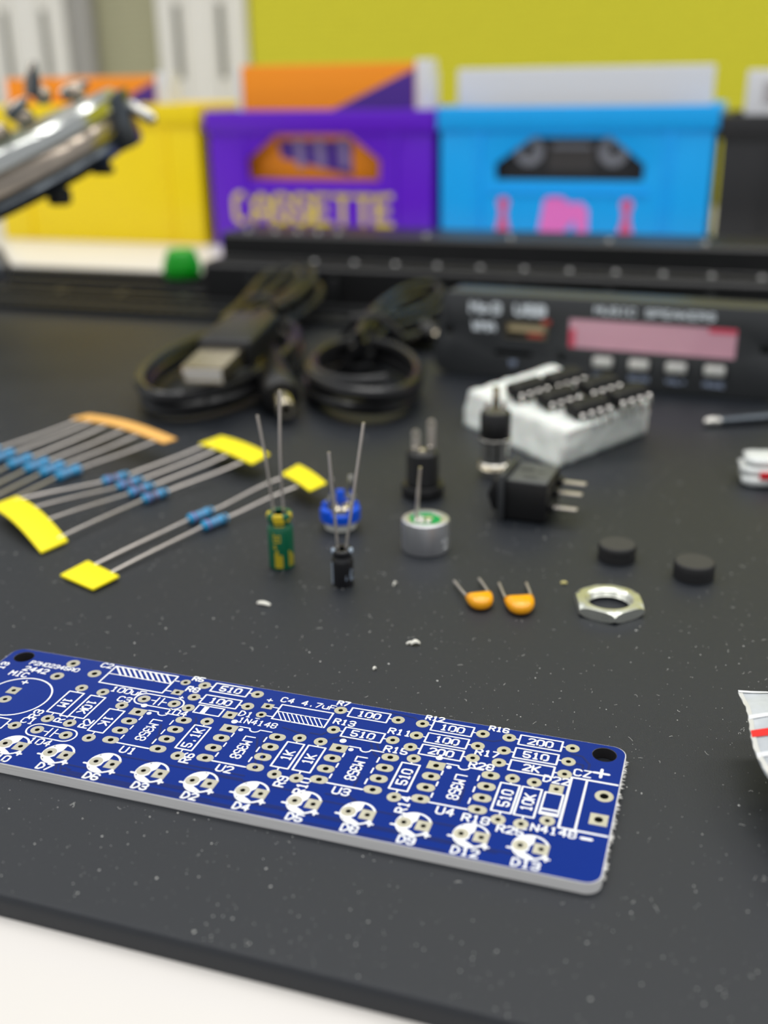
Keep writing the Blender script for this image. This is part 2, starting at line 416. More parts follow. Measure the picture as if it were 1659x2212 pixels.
case(-190,-86,466,96,'white cassette case hidden behind the orange one in the purple crate',(m_wc,))
case(-339,-241,448,95.5,'orange and violet cassette case in the yellow crate',(m_or,m_pu))
case(-71,57.5,462,96,'wide white case at the back of the blue crate',(m_wc,))
case(-70,56,482,92,'second white case behind the wide one in the blue crate',(m_wc,))
c_ = case(73,180,452,93,'white rounded case in the black crate',(m_wc,))
b = MB(); b.box(8,40,-0.3,0.1,78,88); b.build('grey_print', mat('grey_ink',(190,184,186),0.5), c_, flat=True)
# the black cassette seen through the blue crate's window
ct = thing('audio_cassette', 'black audio cassette seen through the window of the blue crate', 'cassette', MT(-58,446,0), ANG)
tf = Matrix.Rotation(math.radians(90),4,'X')
b = MB(); holed_plate(b, rrect(0,101,14,77,3), [circ(29,57,5.2,20),circ(71.5,57,5.2,20)], -11, 0, tf); b.build('shell', mat('cassette_shell',(26,25,27),0.35), ct, bevel=0.4)
m_hub = mat('grey_hub', (140,140,146), 0.4); m_lab = mat('dark_cassette_label', (66,62,60), 0.5)
for x in (29,71.5):
    b = MB(); holed_plate(b, circ(x,57,7.6,24), [circ(x,57,3.4,16)], -0.2, 0.5, tf); h = b.build('hub', m_hub, ct)
    for k in range(6):
        a = k*math.pi/3; b = MB(); b.box(2.4,3.8,-0.6,0.6,-3,0.3,TR(x,0,57)@tf@Matrix.Rotation(a,4,'Z')); b.build('hub_tooth', m_hub, h)
b = MB(); b.prism([(39,47),(62,47),(62,66),(39,66)],0,0.3,tf); b.build('window_label', m_lab, ct, flat=True)
b = MB(); text(b,'TYPE I',50.5,60,3.0,w=0.5,z=0.45,tf=tf) if False else b.prism([(41,58),(60,58),(60,60),(41,60)],0,0.4,tf); b.build('label_line', m_hub, ct, flat=True)
b = MB(); b.prism([(20,14),(81,14),(77,28),(24,28)],0,1.6,tf); b.build('head_block', mat('cassette_shell',(26,25,27)), ct, bevel=0.3)

# ------------------------------------------------------------------ magnifier clamp held in the air
m_chrome = mat('bronze_chrome', (176,164,150), 0.22, 1.0, var=0.2, vscale=120, rvar=0.1)
m_gunm = mat('gunmetal', (96,102,108), 0.3, 1.0, var=0.1, vscale=100)
m_lens = mat('lens_glass', (206,222,206), 0.05, trans=0.8, ior=1.5)
hp = thing('helping_hand_magnifier', 'chrome helping hand magnifier with dark knobs, raised before the yellow crate', 'magnifier', (-128,402,0))
ax = Matrix.Translation((0,0,63)) @ Matrix.Scale(1.35,4,(0,0,1)) @ Matrix.Rotation(math.radians(-17),4,'Y') @ Matrix.Rotation(math.radians(6),4,'X')
R = 39
b = MB(); b.lathe([(R-4,2.5),(R-4,7.5),(R-1,8),(R+0.6,6.5),(R+0.6,3.5),(R-1,2.5),(R-4,2.5)],64,ax,cap=False); b.build('rim', mat('pale_chrome',(206,208,204),0.18,1.0), hp)
b = MB(); b.lathe([(R-5,-3),(R-5,2.4),(R-1.5,2.4),(R-0.6,1),(R-0.6,-2),(R-2,-3),(R-5,-3)],64,ax,cap=False); b.build('rim', m_chrome, hp)
b = MB(); b.lathe([(R-8,-7),(R-8,-3.2),(R-2.5,-3.2),(R-1.5,-4.5),(R-3,-7),(R-8,-7)],64,ax,cap=False); b.build('rim', m_gunm, hp)
b = MB(); b.lathe([(0,1.0),(12,1.2),(24,2.2),(R-4.2,3.6),(R-4.2,5.0),(24,6.6),(12,7.7),(0,8)],48,ax); b.build('lens', m_lens, hp)
b = MB(); b.box(R-3,R+4,-5,5,-7,7,ax); b.build('clamp_block', m_gunm, hp, bevel=0.8)
b = MB(); p0 = ax@Vector((R+3.5,0,3)); p1 = p0+Vector((10,-4,-5.5)); b.tube([p0,p0.lerp(p1,0.1),p0.lerp(p1,0.85),p1],[1.6,2.3,2.3,1.0],14); b.build('thumb_screw', m_steel, hp)
for x,y,l in ((14,-14,8),(30,-10,5)):
    q = ax@Vector((x,y,-6)); b = MB(); b.lathe([(3.0,0),(3.0,-2),(4.2,-3),(4.2,-l+1),(3.2,-l),(0,-l)],18,Matrix.Translation(q)); b.build('knob', m_black, hp)
for x,y,z,r in ((-2,-6,12,4.2),(9,-8,13,3.6),(17,-6,16,3.2),(-12,-4,14,4.5),(29,-10,13.5,3.4)):
    q = ax@Vector((x,y,z-2)); b = MB(); b.lathe([(0,-r)]+[(r*math.sin(t*math.pi/8),-r*math.cos(t*math.pi/8)) for t in range(1,8)]+[(0,r)],18,Matrix.Translation(q)); b.build('ball_joint', m_chrome, hp)
for (x,y,z),(dx,dz) in (((14,-8,15),(2,11)),((-4,-6,14),(-4,10)),((24,-8,12),(9,4)),((4,-8,13),(7,6))):
    q = ax@Vector((x,y,z)); e = q+Vector((dx,0,dz))
    b = MB(); b.tube([q,q.lerp(e,0.4),q.lerp(e,0.8),e],[2.4,2.8,1.8,0.7],10); j = b.build('clip_jaw', m_chrome, hp)
    b = MB(); b.tube([q+Vector((1,-2,0)),q.lerp(e,0.5)+Vector((1.5,-2.5,0)),e+Vector((0.8,-1,0))],[1.6,1.8,0.6],8); b.build('clip_tooth', m_gunm, j)
b = MB(); b.tube([(-28,0,57),(-52,8,58),(-78,20,48),(-84,26,14)],4.0,12); b.build('arm', m_chrome, hp)
b = MB(); b.lathe([(30,4.4),(30,9),(27,13),(8,15),(8,24),(5,26),(0,26)],40,Matrix.Translation((-86,28,0))); b.build('base', m_blackmatte, hp)
b = MB(); b.lathe([(0,-9),(6,-7),(9,0),(6,7),(0,9)],20,Matrix.Translation((-31,36,23))); b.build('counter_weight', mat('grey_blue_metal',(150,152,162),0.4,0.7), hp)
b = MB(); b.tube([(-31,36,23),(-60,34,22),(-84,28,22)],2.4,10); b.build('arm', m_gunm, hp)

# green cap on the tray
g = MB(); g.lathe([(5.5,0),(8.2,0.9),(9.2,3),(9.2,5.2),(8.4,8),(7.2,11.8),(6.6,13.2),(5.4,13.9),(0,14.1)],36)
gt = thing('bottle_cap', 'small green plastic cap standing on the ridged tray', 'cap', MT(-173,338.5,4.4))
g.build('shell', mat('green_plastic',(0,158,22),0.35,sub=0.15), gt)
b = MB(); b.box(8.2,9.0,-0.5,0.5,2.5,8.0,Matrix.Rotation(math.radians(0),4,'Y')); gr0 = b.build('grip_rib', mat('green_plastic',(0,158,22)), gt, bevel=0.2)
for k in range(1,18): inst(gr0,'grip_rib',gt,(0,0,0),k*2*math.pi/18)
# ------------------------------------------------------------------ cables
def strand_loop(cx,cy,rx,ry,z,turns,jit,start=0.0,ang=0.0,seed=1,lift=0.0):
    r = random.Random(seed); pts = []; n = 20
    c,s = math.cos(ang),math.sin(ang); ph = [r.uniform(0,6.28) for _ in range(4)]
    for i in range(int(n*turns)+1):
        a = start+2*math.pi*i/n; t = i/n
        k = 1+jit*math.sin(a*0.5+ph[0])+jit*0.5*math.sin(1.3*a+ph[1])
        x = rx*k*math.cos(a); y = ry*k*math.sin(a)
        pts.append((cx+x*c-y*s, cy+x*s+y*c, z+1.9*t+0.6*math.sin(a*1.7+ph[2])+lift*(0.5+0.5*math.sin(a))))
    return pts
cb = thing('usb_power_cable', 'coiled black cable with a silver usb plug and a round power plug', 'cable')
b = MB(); b.tube(spline(strand_loop(-50.5,337,19.5,46,2.0,4.05,0.05,2.0,math.radians(-12),3),3),1.75,8); b.build('front_coil', m_cable, cb)
b = MB()
for k,(dx,dz) in enumerate(((-5,5.5),(0,9.5),(5,6.5),(2,12.5),(-3,13))):
    b.tube(spline([(-52+dx,368,dz),(-48+dx,392,dz+1.5),(-45+dx*1.3,412,dz+3),(-40+dx*1.5,430,dz+6),(-33+dx*1.2,438,dz+7),(-29+dx,428,dz+5),(-34+dx*0.8,410,dz+1.5),(-42+dx,388,dz+1)],5),1.75,8)
b.build('rear_coil', m_cable, cb)
b = MB(); b.tube([(-54,398,9.5),(-50,396,15.5),(-43,395,16.5),(-36,396,11),(-38,397,3.6),(-48,398,2.6)],1.5,8,closed=True); b.build('twist_tie', m_blackmatte, cb)
# usb plug, lying on the coil
tfu = aim((-39.5,342,18.5),(-50.5,289,13.5)); flip = tfu
ux = Vector((0,0,1)).cross(Vector((-11,-53,-5)).normalized()).normalized()
dz = Vector((-11,-53,-5)).normalized(); uy = dz.cross(ux)
tfu = Matrix.Translation((-39.5,342,18.5)) @ Matrix((ux,uy,dz)).transposed().to_4x4()
b = MB(); b.box(-8.4,8.4,-4.4,4.4,4,34,tfu); pl = b.build('usb_plug_body', m_black, cb, bevel=1.6,seg=3)
b = MB(); b.tube([tfu@Vector((0,0,z)) for z in (-9,-3,5)],[2.2,2.8,3.4],12); b.build('strain_relief', m_black, pl)
b = MB()
for x0,x1,y0,y1 in ((-6.2,6.2,-2.4,-2.05),(-6.2,6.2,2.05,2.4),(-6.2,-5.85,-2.05,2.05),(5.85,6.2,-2.05,2.05)): b.box(x0,x1,y0,y1,34,53,tfu)
sh = b.build('usb_shell', m_nickel, pl)
b = MB(); b.box(-5.7,5.7,-1.9,0.4,34,52,tfu); b.build('usb_tongue', mat('white_plastic_insert',(228,226,222),0.4), pl)
b = MB(); b.box(-5.7,5.7,0.4,1.95,34,53,tfu); b.build('usb_insert', mat('white_plastic_insert',(228,226,222)), pl)
# barrel plug
tfd = aim((-38.8,343,9),(-26.4,284,4.4))
b = MB(); b.lathe([(2.2,-8),(3.0,0),(4.4,6),(5.0,12),(5.0,32),(5.6,33),(5.6,47),(4.8,48)],28,tfd); dp = b.build('power_plug_body', m_black, cb)
b = MB(); b.lathe([(2.75,48),(2.75,57.5),(2.4,58),(1.3,58),(1.2,52)],24,tfd,cap=False); b.build('power_plug_tip', m_nickel, dp)
cb2 = thing('coiled_cable', 'coiled black cable tied in the middle, beside the audio panel', 'cable')
b = MB(); b.tube(spline(strand_loop(-5.5,318,16,29,2.0,4.6,0.06,1.2,math.radians(6),9),3),1.8,8); b.build('front_coil', m_cable, cb2)
b = MB()
for k,(dx,dz) in enumerate(((-6,4),(-2,8.5),(3,10.5),(6,6.5),(1,13.5))):
    b.tube(spline([(-8+dx*.6,338,dz),(-4+dx*.7,360,dz+3),(4+dx*1.2,395,dz+3),(12+dx*1.4,412,dz+3),(20+dx*.8,420,dz+2),(22+dx*0.8,410,dz),(13+dx,386,dz-1),(2+dx*.7,360,dz+1)],5),1.8,8)
b.build('rear_coil', m_cable, cb2)
b = MB(); b.tube([(-13,356,9),(-9,353,16.5),(-1,352,17.5),(6,353,11),(4,354,4),(-7,355,2.8)],1.7,8,closed=True); b.build('twist_tie', m_blackmatte, cb2)
tfe = aim((8,385,7),(23,372,5.0))
b = MB(); b.lathe([(2.4,0),(4.2,3),(4.4,13),(3.6,15)],22,tfe); e = b.build('plug_body', m_black, cb2)
b = MB(); b.lathe([(2.3,15),(2.3,19),(1.6,20)],18,tfe); b.build('plug_tip', m_nickel, e)

# ------------------------------------------------------------------ audio panel with display
pa = math.radians(-22.858)
sp = thing('audio_player_panel', 'black audio player panel with pink display and usb socket standing on its edge', 'audio panel', (18.4,343.3,0), pa)
m_panel = mat('panel_plastic', (54,56,58), 0.36, bump=0.05, bscale=4000)
tf = Matrix.Rotation(math.radians(90),4,'X')
outl = [(3.2,27),(103,27),(105.4,25),(106.6,4),(105,1.2),(102.5,0.15),(3.2,0.15),(0.2,1.4),(-1.4,4.5),(-0.6,12),(1.6,25.2)]
port = [(22.3,13.2),(36.7,13.2),(36.7,19.0),(22.3,19.0)]; slot = [(19.4,7.4),(31.4,7.4),(31.4,9.3),(19.4,9.3)]
disp = [(43.2,11.8),(93,11.8),(93,20.8),(43.2,20.8)]
b = MB(); holed_plate(b, outl, [circ(3.9,14.6,1.6,16),circ(101.4,15.2,1.6,16),circ(41.1,7.9,1.1,12),port,slot,disp], -3.2, 0, tf)
b.build('face_plate', m_panel, sp, bevel=0.25)
b = MB(); b.box(3,103,3.2,14,25.2,26.8); b.box(3,103,3.2,14,2,3.2); b.box(3,4.5,3.2,14,3.2,25.2); b.box(101.5,103,3.2,14,3.2,25.2); b.build('rear_housing', m_panel, sp, bevel=0.4)
b = MB(); b.box(5,100,14.2,15.8,3.4,25.0); b.build('circuit_board', mat('green_board',(20,70,40),0.4), sp)
m_dispc = mat('pink_display_window', (222,168,184), 0.25, var=0.06, vscale=30, coat=0.3)
b = MB(); b.box(43.2,93,0.25,2.2,11.8,20.8); dsp = b.build('display_window', m_dispc, sp)
m_red = mat('red_display_edge', (226,84,108), 0.4)
b = MB(); b.box(43.3,45.2,0.1,0.4,11.9,17.5); b.build('red_edge_mark', m_red, dsp)  # red patches along two edges of the display window
b = MB(); b.box(85,92.9,0.1,0.4,19.2,20.7); b.build('red_edge_mark', m_red, dsp)
b = MB()
for x0,x1,z0,z1 in ((22.6,36.4,18.1,18.6),(22.6,36.4,13.5,14.0),(22.6,23.1,14,18.1),(35.9,36.4,14,18.1)): b.box(x0,x1,-0.4,8,z0,z1)
us = b.build('usb_socket', m_nickel, sp)
b = MB(); b.box(23.6,35.4,0.6,8,15.6,17.8); b.build('socket_tongue', mat('cream_tongue',(208,190,150),0.4), us)
b = MB(); b.box(23.1,35.9,7.6,8,14,18.1); b.build('socket_back', m_black, us)
b = MB(); b.box(34.6,37.3,-0.5,0.1,18.4,19.8); b.box(30,35,0.4,0.8,14.1,15.2); b.build('red_tab', mat('red_tab',(176,60,44),0.5), us)
b = MB(); b.box(19.4,31.4,2.6,3.0,7.4,9.3); b.build('card_slot_back', mat('deep_black',(8,8,8),0.8), sp)
b = MB(); b.box(19.2,31.6,-0.15,0.05,7.0,7.3); b.build('card_slot_lip', m_panel, sp)
m_ink = mat('pale_panel_ink', (232,240,246), 0.5); m_ink2 = mat('blue_grey_panel_ink', (172,186,214), 0.5)
def ink(s,x,z,h,w,m=None,sx=1.0,name='panel_lettering'):
    b = MB(); text(b,s,x,z,h,w=w,z=0.06,tf=tf,sx=sx); return b.build(name, m or m_ink, sp, flat=True)
ink('Mp3',16.0,22.4,3.0,0.85,sx=1.3); ink('WMA',15.6,16.6,2.5,0.75,sx=1.15); ink('USB',30.6,22.5,2.8,0.95,sx=1.35)
ink('MUSIC SPEAKERS',68.6,23.9,2.0,0.5,sx=1.4); ink('TF',25.6,5.2,1.5,0.4,m_ink2)
for x,s in zip((54.5,65.5,76.6,87.8),('VOL-','SCAN','VOL+','MODE')):
    ink(s,x,3.7,1.3,0.36,m_ink2,sx=1.3)
    b = MB(); b.box(x-3.0,x+3.0,-2.4,-0.02,6.7,9.8); bt = b.build('button', mat('silver_button',(238,238,232),0.3,0.5), sp, bevel=0.5)
    b = MB(); b.box(x-3.4,x+3.4,-0.5,0,6.2,10.3); b.build('button_bezel', m_black, bt, bevel=0.15)

# ------------------------------------------------------------------ foam block with chips
fo = MB(); pf = [(42.5,247),(71.3,274.5),(50.5,313),(22.5,285.5)]
pt_ = [(45.5,248.5,9.4),(69.5,266,12.0),(50,305,12.2),(24,287,9.8)]
nx,ny,nz = 22,22,8
def fpt(i,j,k):
    s,t,h = i/nx,j/ny,k/nz
    a = Vector(pf[0]).lerp(Vector(pf[1]),s); c = Vector(pf[3]).lerp(Vector(pf[2]),s); q = a.lerp(c,t)
    a2 = Vector(pt_[0]).lerp(Vector(pt_[1]),s); c2 = Vector(pt_[3]).lerp(Vector(pt_[2]),s); q2 = a2.lerp(c2,t)
    q = q.lerp(Vector((q2.x,q2.y)),h); e = min(i,nx-i,j,ny-j)
    z = h*q2.z; z = z if k<nz or e>0 else z-0.7
    p = Vector((q.x,q.y,z)); nn = noise.noise_vector(p*0.35)*0.55+noise.noise_vector(p*1.1)*0.25
    if k==0: nn.z = 0; 
    p += nn; p.z = max(p.z,0.02) if k else 0.02
    return p
idx = {}
def fv(i,j,k):
    if (i,j,k) not in idx: idx[(i,j,k)] = len(fo.v); fo.v.append(fpt(i,j,k))
    return idx[(i,j,k)]
for i in range(nx):
    for j in range(ny):
        for k in (0,nz): fo.f.append([fv(i,j,k),fv(i+1,j,k),fv(i+1,j+1,k),fv(i,j+1,k)])
for k in range(nz):
    for i in range(nx):
        for j in (0,ny): fo.f.append([fv(i,j,k),fv(i+1,j,k),fv(i+1,j,k+1),fv(i,j,k+1)])
    for j in range(ny):
        for i in (0,nx): fo.f.append([fv(i,j,k),fv(i,j+1,k),fv(i,j+1,k+1),fv(i,j,k+1)])
fo.mi = [0]*len(fo.f)
o = fo.build('foam_block', mat('white_foam',(232,236,230),0.9,var=0.1,vscale=1500,bump=0.9,bscale=2500,sub=0.3), None, smooth=3.0)
tag(o, 'white foam block carrying six black chips', 'foam block')
m_epoxy = mat('chip_epoxy', (20,20,21), 0.6, spec=0.3, bump=0.1, bscale=5000)
def chip(loc, rz, label, tilt=(0,0)):
    t = thing('dip_chip', label, 'chip', loc, 0, 'eight pin chips stuck in the foam', rot=(math.radians(tilt[0]),math.radians(tilt[1]),rz))
    b = MB()
    vs=[(-4.8,-3.0,0),(4.8,-3.0,0),(4.8,3.0,0),(-4.8,3.0,0),(-4.9,-3.2,1.6),(4.9,-3.2,1.6),(4.9,3.2,1.6),(-4.9,3.2,1.6),(-4.7,-2.8,3.2),(4.7,-2.8,3.2),(4.7,2.8,3.2),(-4.7,2.8,3.2)]
    b.add(vs,[(3,2,1,0),(8,9,10,11)]+[(a+i,a+(i+1)%4,a+4+(i+1)%4,a+4+i) for a in (0,4) for i in range(4)])
    bd = b.build('body', m_epoxy, t, bevel=0.12)
    b = MB(); b.lathe([(0.0,3.21),(0.55,3.21),(0.6,3.22)],14,TR(-3.6,-1.6,0)); b.build('pin_one_mark', mat('chip_dimple',(60,60,60),0.5), bd)
    for i in range(4):
        for s in (-1,1):
            x = -3.81+2.54*i; b = MB()
            arc = [(3.65+0.8*math.sin(q*math.pi/12),1.1+0.8*math.cos(q*math.pi/12)) for q in range(7)]
            pf_ = [(3.05,1.9)]+arc+[(4.45,0.0),(4.05,0.0),(4.05,1.1),(3.65,1.5),(3.05,1.5)]
            b.prism(pf_, -0.5, 0.5, TR(x,0,0) @ Matrix(((0,0,1,0),(s,0,0,0),(0,1,0,0),(0,0,0,1))))
            b.box(x-0.25,x+0.25,min(4.05*s,4.4*s),max(4.05*s,4.4*s),-2.5,0)
            b.build('pin', mat('bright_tin_pin',(226,222,216),0.2,1.0), t, smooth=0.8)
    return t
ca = math.radians(21)
for x,y,z,lb in ((38.8,274.7,11.6,'black chip at the back corner of the foam, beside the round metal jack'),(48.8,277.3,13.4,'black chip at the back of the foam below the first panel button'),
        (45.7,267.2,11.2,'black chip in the middle row of the foam nearer the round metal jack'),(56.9,271.0,13.1,'black chip in the middle row of the foam, far end'),
        (51.9,258.6,10.8,'black chip at the front corner of the foam block'),(62.6,262.6,12.7,'black chip at the outer end of the front row on the foam')):
    chip((x,y,z), ca, lb, (2,-9))

# ------------------------------------------------------------------ resistor strips
m_res = mat('blue_resistor_lacquer', (20,148,200), 0.35, var=0.06, vscale=600)
m_tape_y = mat('yellow_paper_tape', (250,232,0), 0.6, var=0.03, vscale=300); m_tape_o = mat('tan_paper_tape', (236,178,92), 0.65, var=0.05, vscale=300)
BANDS = [mat('band_violet',(150,90,150),0.4),mat('band_brown',(96,66,60),0.4),mat('band_red',(170,70,70),0.4),mat('band_grey',(120,150,190),0.4)]
def tape(parent, quad, z, m, arch=0.0, n=10, thick=0.5):
    """folded paper tape: quad corners a,b (along lead side) and d,c (outer side)"""
    a,b_,c,d = [Vector(q) for q in quad]; mb = MB()
    rows = []
    for i in range(n+1):
        t = i/n; zz = 0
        if not isinstance(z,(tuple,list)): zz = z + arch*math.sin(math.pi*t)
        if isinstance(z,(tuple,list)): zz = z[0]+(z[1]-z[0])*t+arch*math.sin(math.pi*t)
        p = a.lerp(b_,t); q = d.lerp(c,t); rows.append([(p.x,p.y,zz+thick/2),(q.x,q.y,zz+thick/2-0.1),(q.x,q.y,zz-thick/2-0.1),(p.x,p.y,zz-thick/2)])
    vs = [v for r in rows for v in r]; fs = [(0,1,2,3),tuple(4*n+i for i in (3,2,1,0))]
    for i in range(n):
        for k in range(4): fs.append((4*i+k,4*i+(k+1)%4,4*i+4+(k+1)%4,4*i+4+k))
    mb.add(vs, fs); return mb.build('tape', m, parent, bevel=0.12)
def resistor(parent, p0, pb, p1, L=6.8, r=1.15, mid=None, bands=(0,1,2,3,1)):
    """p0 near end, pb body centre, p1 far end"""
    p0,pb,p1 = Vector(p0),Vector(pb),Vector(p1); d = (p1-p0); d.z = 0; d.normalize()
    tf = aim(pb-d*L/2, pb+d*L/2)
    prof = [(0.34,0),(0.7*r,0.05),(0.96*r,0.35),(r,0.8),(r,1.5),(0.84*r,2.0),(0.82*r,L-2.0),(r,L-1.5),(r,L-0.8),(0.96*r,L-0.35),(0.7*r,L-0.05),(0.34,L)]
    b = MB(); b.lathe(prof,20,tf); o = b.build('resistor', m_res, parent)
    for k,(z,w) in enumerate(((0.9,0.55),(2.1,0.5),(3.0,0.5),(3.9,0.5),(L-1.45,0.6))):
        rr = (r if k in (0,4) else 0.84*r)+0.03
        b = MB(); b.lathe([(rr-0.1,z),(rr,z+0.03),(rr,z+w-0.03),(rr-0.1,z+w)],20,tf,cap=False); b.build('colour_band', BANDS[bands[k]], o)
    a = pb-d*L/2; e = pb+d*L/2
    b = MB(); b.tube(spline([p0,p0.lerp(a,0.4)+Vector((0,0,0.12)),p0.lerp(a,0.85),a+d*0.3],5),0.31,8); b.build('lead', m_tin, o)
    pts = [e-d*0.3,e.lerp(p1,0.15)]+([Vector(mid)] if mid else [e.lerp(p1,0.6)+Vector((0,0,-0.2))])+[p1]
    b = MB(); b.tube(spline(pts,5),0.31,8); b.build('lead', m_tin, o)
    return o
# two-resistor strip
t = thing('resistor_strip', 'strip of two blue resistors between small yellow tapes, nearest the circuit board', 'resistors')
tape(t,[(-59.4,194.1),(-51.4,186.6),(-55.2,181.1),(-63.2,187.7)],0.75,m_tape_y)
tape(t,[(-23.9,234.4),(-16.6,222.9),(-13.0,228.0),(-20.4,241.4)],4.1,m_tape_y,0.4)
for k,(a,bd,c) in enumerate((((-59.2,190.4,.5),(-40.3,216.8,1.25),(-20.6,235.6,4.0)),((-55,186.6,.5),(-36.6,212.6,1.25),(-16.8,229.6,4.0)))):
    resistor(t,a,bd,c,bands=(0,3,3,3,1),mid=(c[0]-7.5,c[1]-5.4,2.9))
# four-resistor strip
t = thing('resistor_strip', 'strip of four blue resistors held by long yellow tapes', 'resistors')
tape(t,[(-83.1,225.4),(-66.2,204.6),(-70.2,198.8),(-87.2,219.6)],(3.0,0.7),m_tape_y,1.5)
tape(t,[(-46.9,258.0),(-31.6,241.6),(-28.0,249.0),(-42.1,264.7)],4.2,m_tape_y,0.5)
nl = [(-82.6,222.4,3.2),(-77.6,216.6,3.4),(-73.2,211.0,2.6),(-68.4,204.8,1.2)]
bl = [(-64.5,241.0,1.4),(-60.4,237.6,1.3),(-56.8,233.4,1.25),(-52.8,229.4,1.2)]
fl = [(-43.6,258.6,4.4),(-40.0,255.0,4.5),(-36.4,251.0,4.5),(-31.8,246.6,4.3)]
for a,bd,c in zip(nl,bl,fl): resistor(t,a,bd,c)
# strip with the tan tape
t = thing('resistor_strip', 'strip of six blue resistors with a tan tape at the back', 'resistors')
tape(t,[(-84.6,277.5),(-55.2,254.6),(-52.4,258.2),(-80.8,281.6)],5.6,m_tape_o,1.2,14)
tape(t,[(-114.0,230.0),(-92.0,206.0),(-97.0,200.5),(-119.0,224.5)],1.4,m_tape_o,0.8)
nl = [(-113.6,226.5,1.6),(-109.2,222,1.6),(-104.8,217.2,1.6),(-100.6,212.6,1.6),(-97.2,208.8,1.6),(-94.2,205.6,1.5)]
bl = [(-102.5,262.0,1.5),(-97.4,258.4,1.5),(-91.8,254.6,1.4),(-86.6,251.4,1.4),(-82.0,248.6,1.3),(-77.2,245.8,1.3)]
fl = [(-81.5,276.5,5.8),(-76.9,273.2,6.3),(-72.0,269.6,6.5),(-66.4,265.2,6.5),(-61.8,261.6,6.2),(-56.6,257.4,5.8)]
for a,bd,c in zip(nl,bl,fl): resistor(t,a,bd,c,bands=(3,3,3,3,3),r=1.3,L=7.2)

# ------------------------------------------------------------------ electrolytic capacitors
def electrolytic(loc, r, h, sleeve, top, lab, cat, leads, rz=0.0):
    t = thing('electrolytic_capacitor', lab, cat, loc, rz)
    ng = h*0.21
    prof = [(r*0.86,0.0),(r*0.97,0.15),(r,0.5),(r,h-ng-0.9),(r*0.95,h-ng-0.45),(r*0.84,h-ng),(r*0.84,h-ng+0.2),(r*0.95,h-ng+0.75),(r,h-ng+1.1),(r,h-0.45),(r*0.94,h-0.1),(r*0.85,h),(r*0.66,h-0.02),(r*0.62,h-0.12)]
    b = MB(); b.lathe(prof+[(r*0.62,h-0.6)],40,cap='bottom'); sl = b.build('sleeve', sleeve, t)
    b = MB(); b.lathe([(r*0.63,h-0.45),(0,h-0.45)],28); b.lathe([(r*0.63,h-0.2),(r*0.63,h-0.5)],28,cap=False); b.build('rubber_bung', m_blackmatte, t)
    for pts in leads:
        b = MB(); b.tube(spline(pts,4),0.27,8); b.build('lead', m_tin, t)
    return t, sl
def wrap(mb, r, poly2d, seg=6):
    """flat polygons (angle in degrees, height) laid round a cylinder"""
    for (a0,a1,z0,z1) in poly2d:
        vs = []; 
        for i in range(seg+1):
            a = math.radians(a0+(a1-a0)*i/seg); vs += [(r*math.cos(a),r*math.sin(a),z0),(r*math.cos(a),r*math.sin(a),z1)]
        mb.add(vs,[(2*i,2*i+2,2*i+3,2*i+1) for i in range(seg)])
m_green = mat('green_sleeve', (0,92,62), 0.3, coat=0.3); m_gold = mat('yellow_sleeve_print', (200,176,30), 0.35)
t, sl = electrolytic((-20.4,192.2,0), 2.55, 11.6, m_green, None, 'green electrolytic capacitor standing on end with two tall leads', 'capacitor',
    [[(-1.0,0,11.1),(-1.15,0,12.4),(-2.0,-0.1,22),(-3.1,-0.2,31.2)],[(0.75,0,11.1),(0.85,0,12.4),(0.75,-0.1,22),(1.35,-0.2,36.0)]])
b = MB(); wrap(b,2.31*1.0+0.02,[]); pol = []
b = MB()
wrap(b,2.575,[(-115,-85,7.3,7.5),(-118,-115,6.2,8.0),(-88,-85,6.2,7.6),(-118,-85,6.0,6.25),(-108,-96,6.6,7.1)])
for k in range(9): wrap(b,2.575,[(-115+k*4.2,-112.5+k*4.2,0.6,(3.9 if k<4 else 3.2)-0.12*(k%3))])
for k in range(5): wrap(b,2.575,[(-112,-80,0.7+k*0.6,0.95+k*0.6)])
wrap(b,2.575,[(-118,-106,4.6,4.85),(-118,-106,5.2,5.45),(-118,-115,4.6,5.45),(-109,-106,4.6,5.45),(-108,-98,3.7,4.3)])
for k in range(4): wrap(b,2.575,[(-50+k*9,-45+k*9,0.8,4.2-k*0.4)])
b.build('printed_mark', m_gold, sl, flat=True)
b = MB()
for a0,a1 in ((-118,-70),(-32,-10),(172,205)):
    prof = [(2.575,10.6),(2.565,11.15),(2.42,11.5),(2.2,11.62),(1.72,11.6)]; seg = 8
    for (r0,z0),(r1,z1) in zip(prof,prof[1:]):
        vs = []
        for i in range(seg+1):
            a = math.radians(a0+(a1-a0)*i/seg); vs += [(r0*math.cos(a),r0*math.sin(a),z0),(r1*math.cos(a),r1*math.sin(a),z1)]
        b.add(vs,[(2*i,2*i+2,2*i+3,2*i+1) for i in range(seg)])
for a0,a1,z0 in ((-112,-64,9.95),(-50,-34,10.1)): wrap(b,2.578,[(a0,a1,z0,10.62)])
b.build('printed_rim', m_gold, sl)
b = MB(); wrap(b,2.2,[(-115,-62,9.1,9.4)]); b.build('printed_band', m_gold, sl)
m_bsl = mat('black_sleeve', (22,22,25), 0.28, coat=0.3); m_gst = mat('pale_blue_stripe', (150,164,182), 0.4)
t, sl = electrolytic((-8.0,183.3,0), 2.08, 7.5, m_bsl, None, 'short black electrolytic capacitor with a pale side stripe and two leads', 'capacitor',
    [[(-0.75,0,7.1),(-0.85,0,8.3),(-1.3,0,16),(-1.85,0,26.6)],[(0.75,0,7.1),(0.85,0,8.3),(2.4,0,18),(4.6,0,32.1)]])
b = MB(); wrap(b,2.095,[(-178,-150,0.5,5.0),(-178,-150,6.9,7.1)]); 
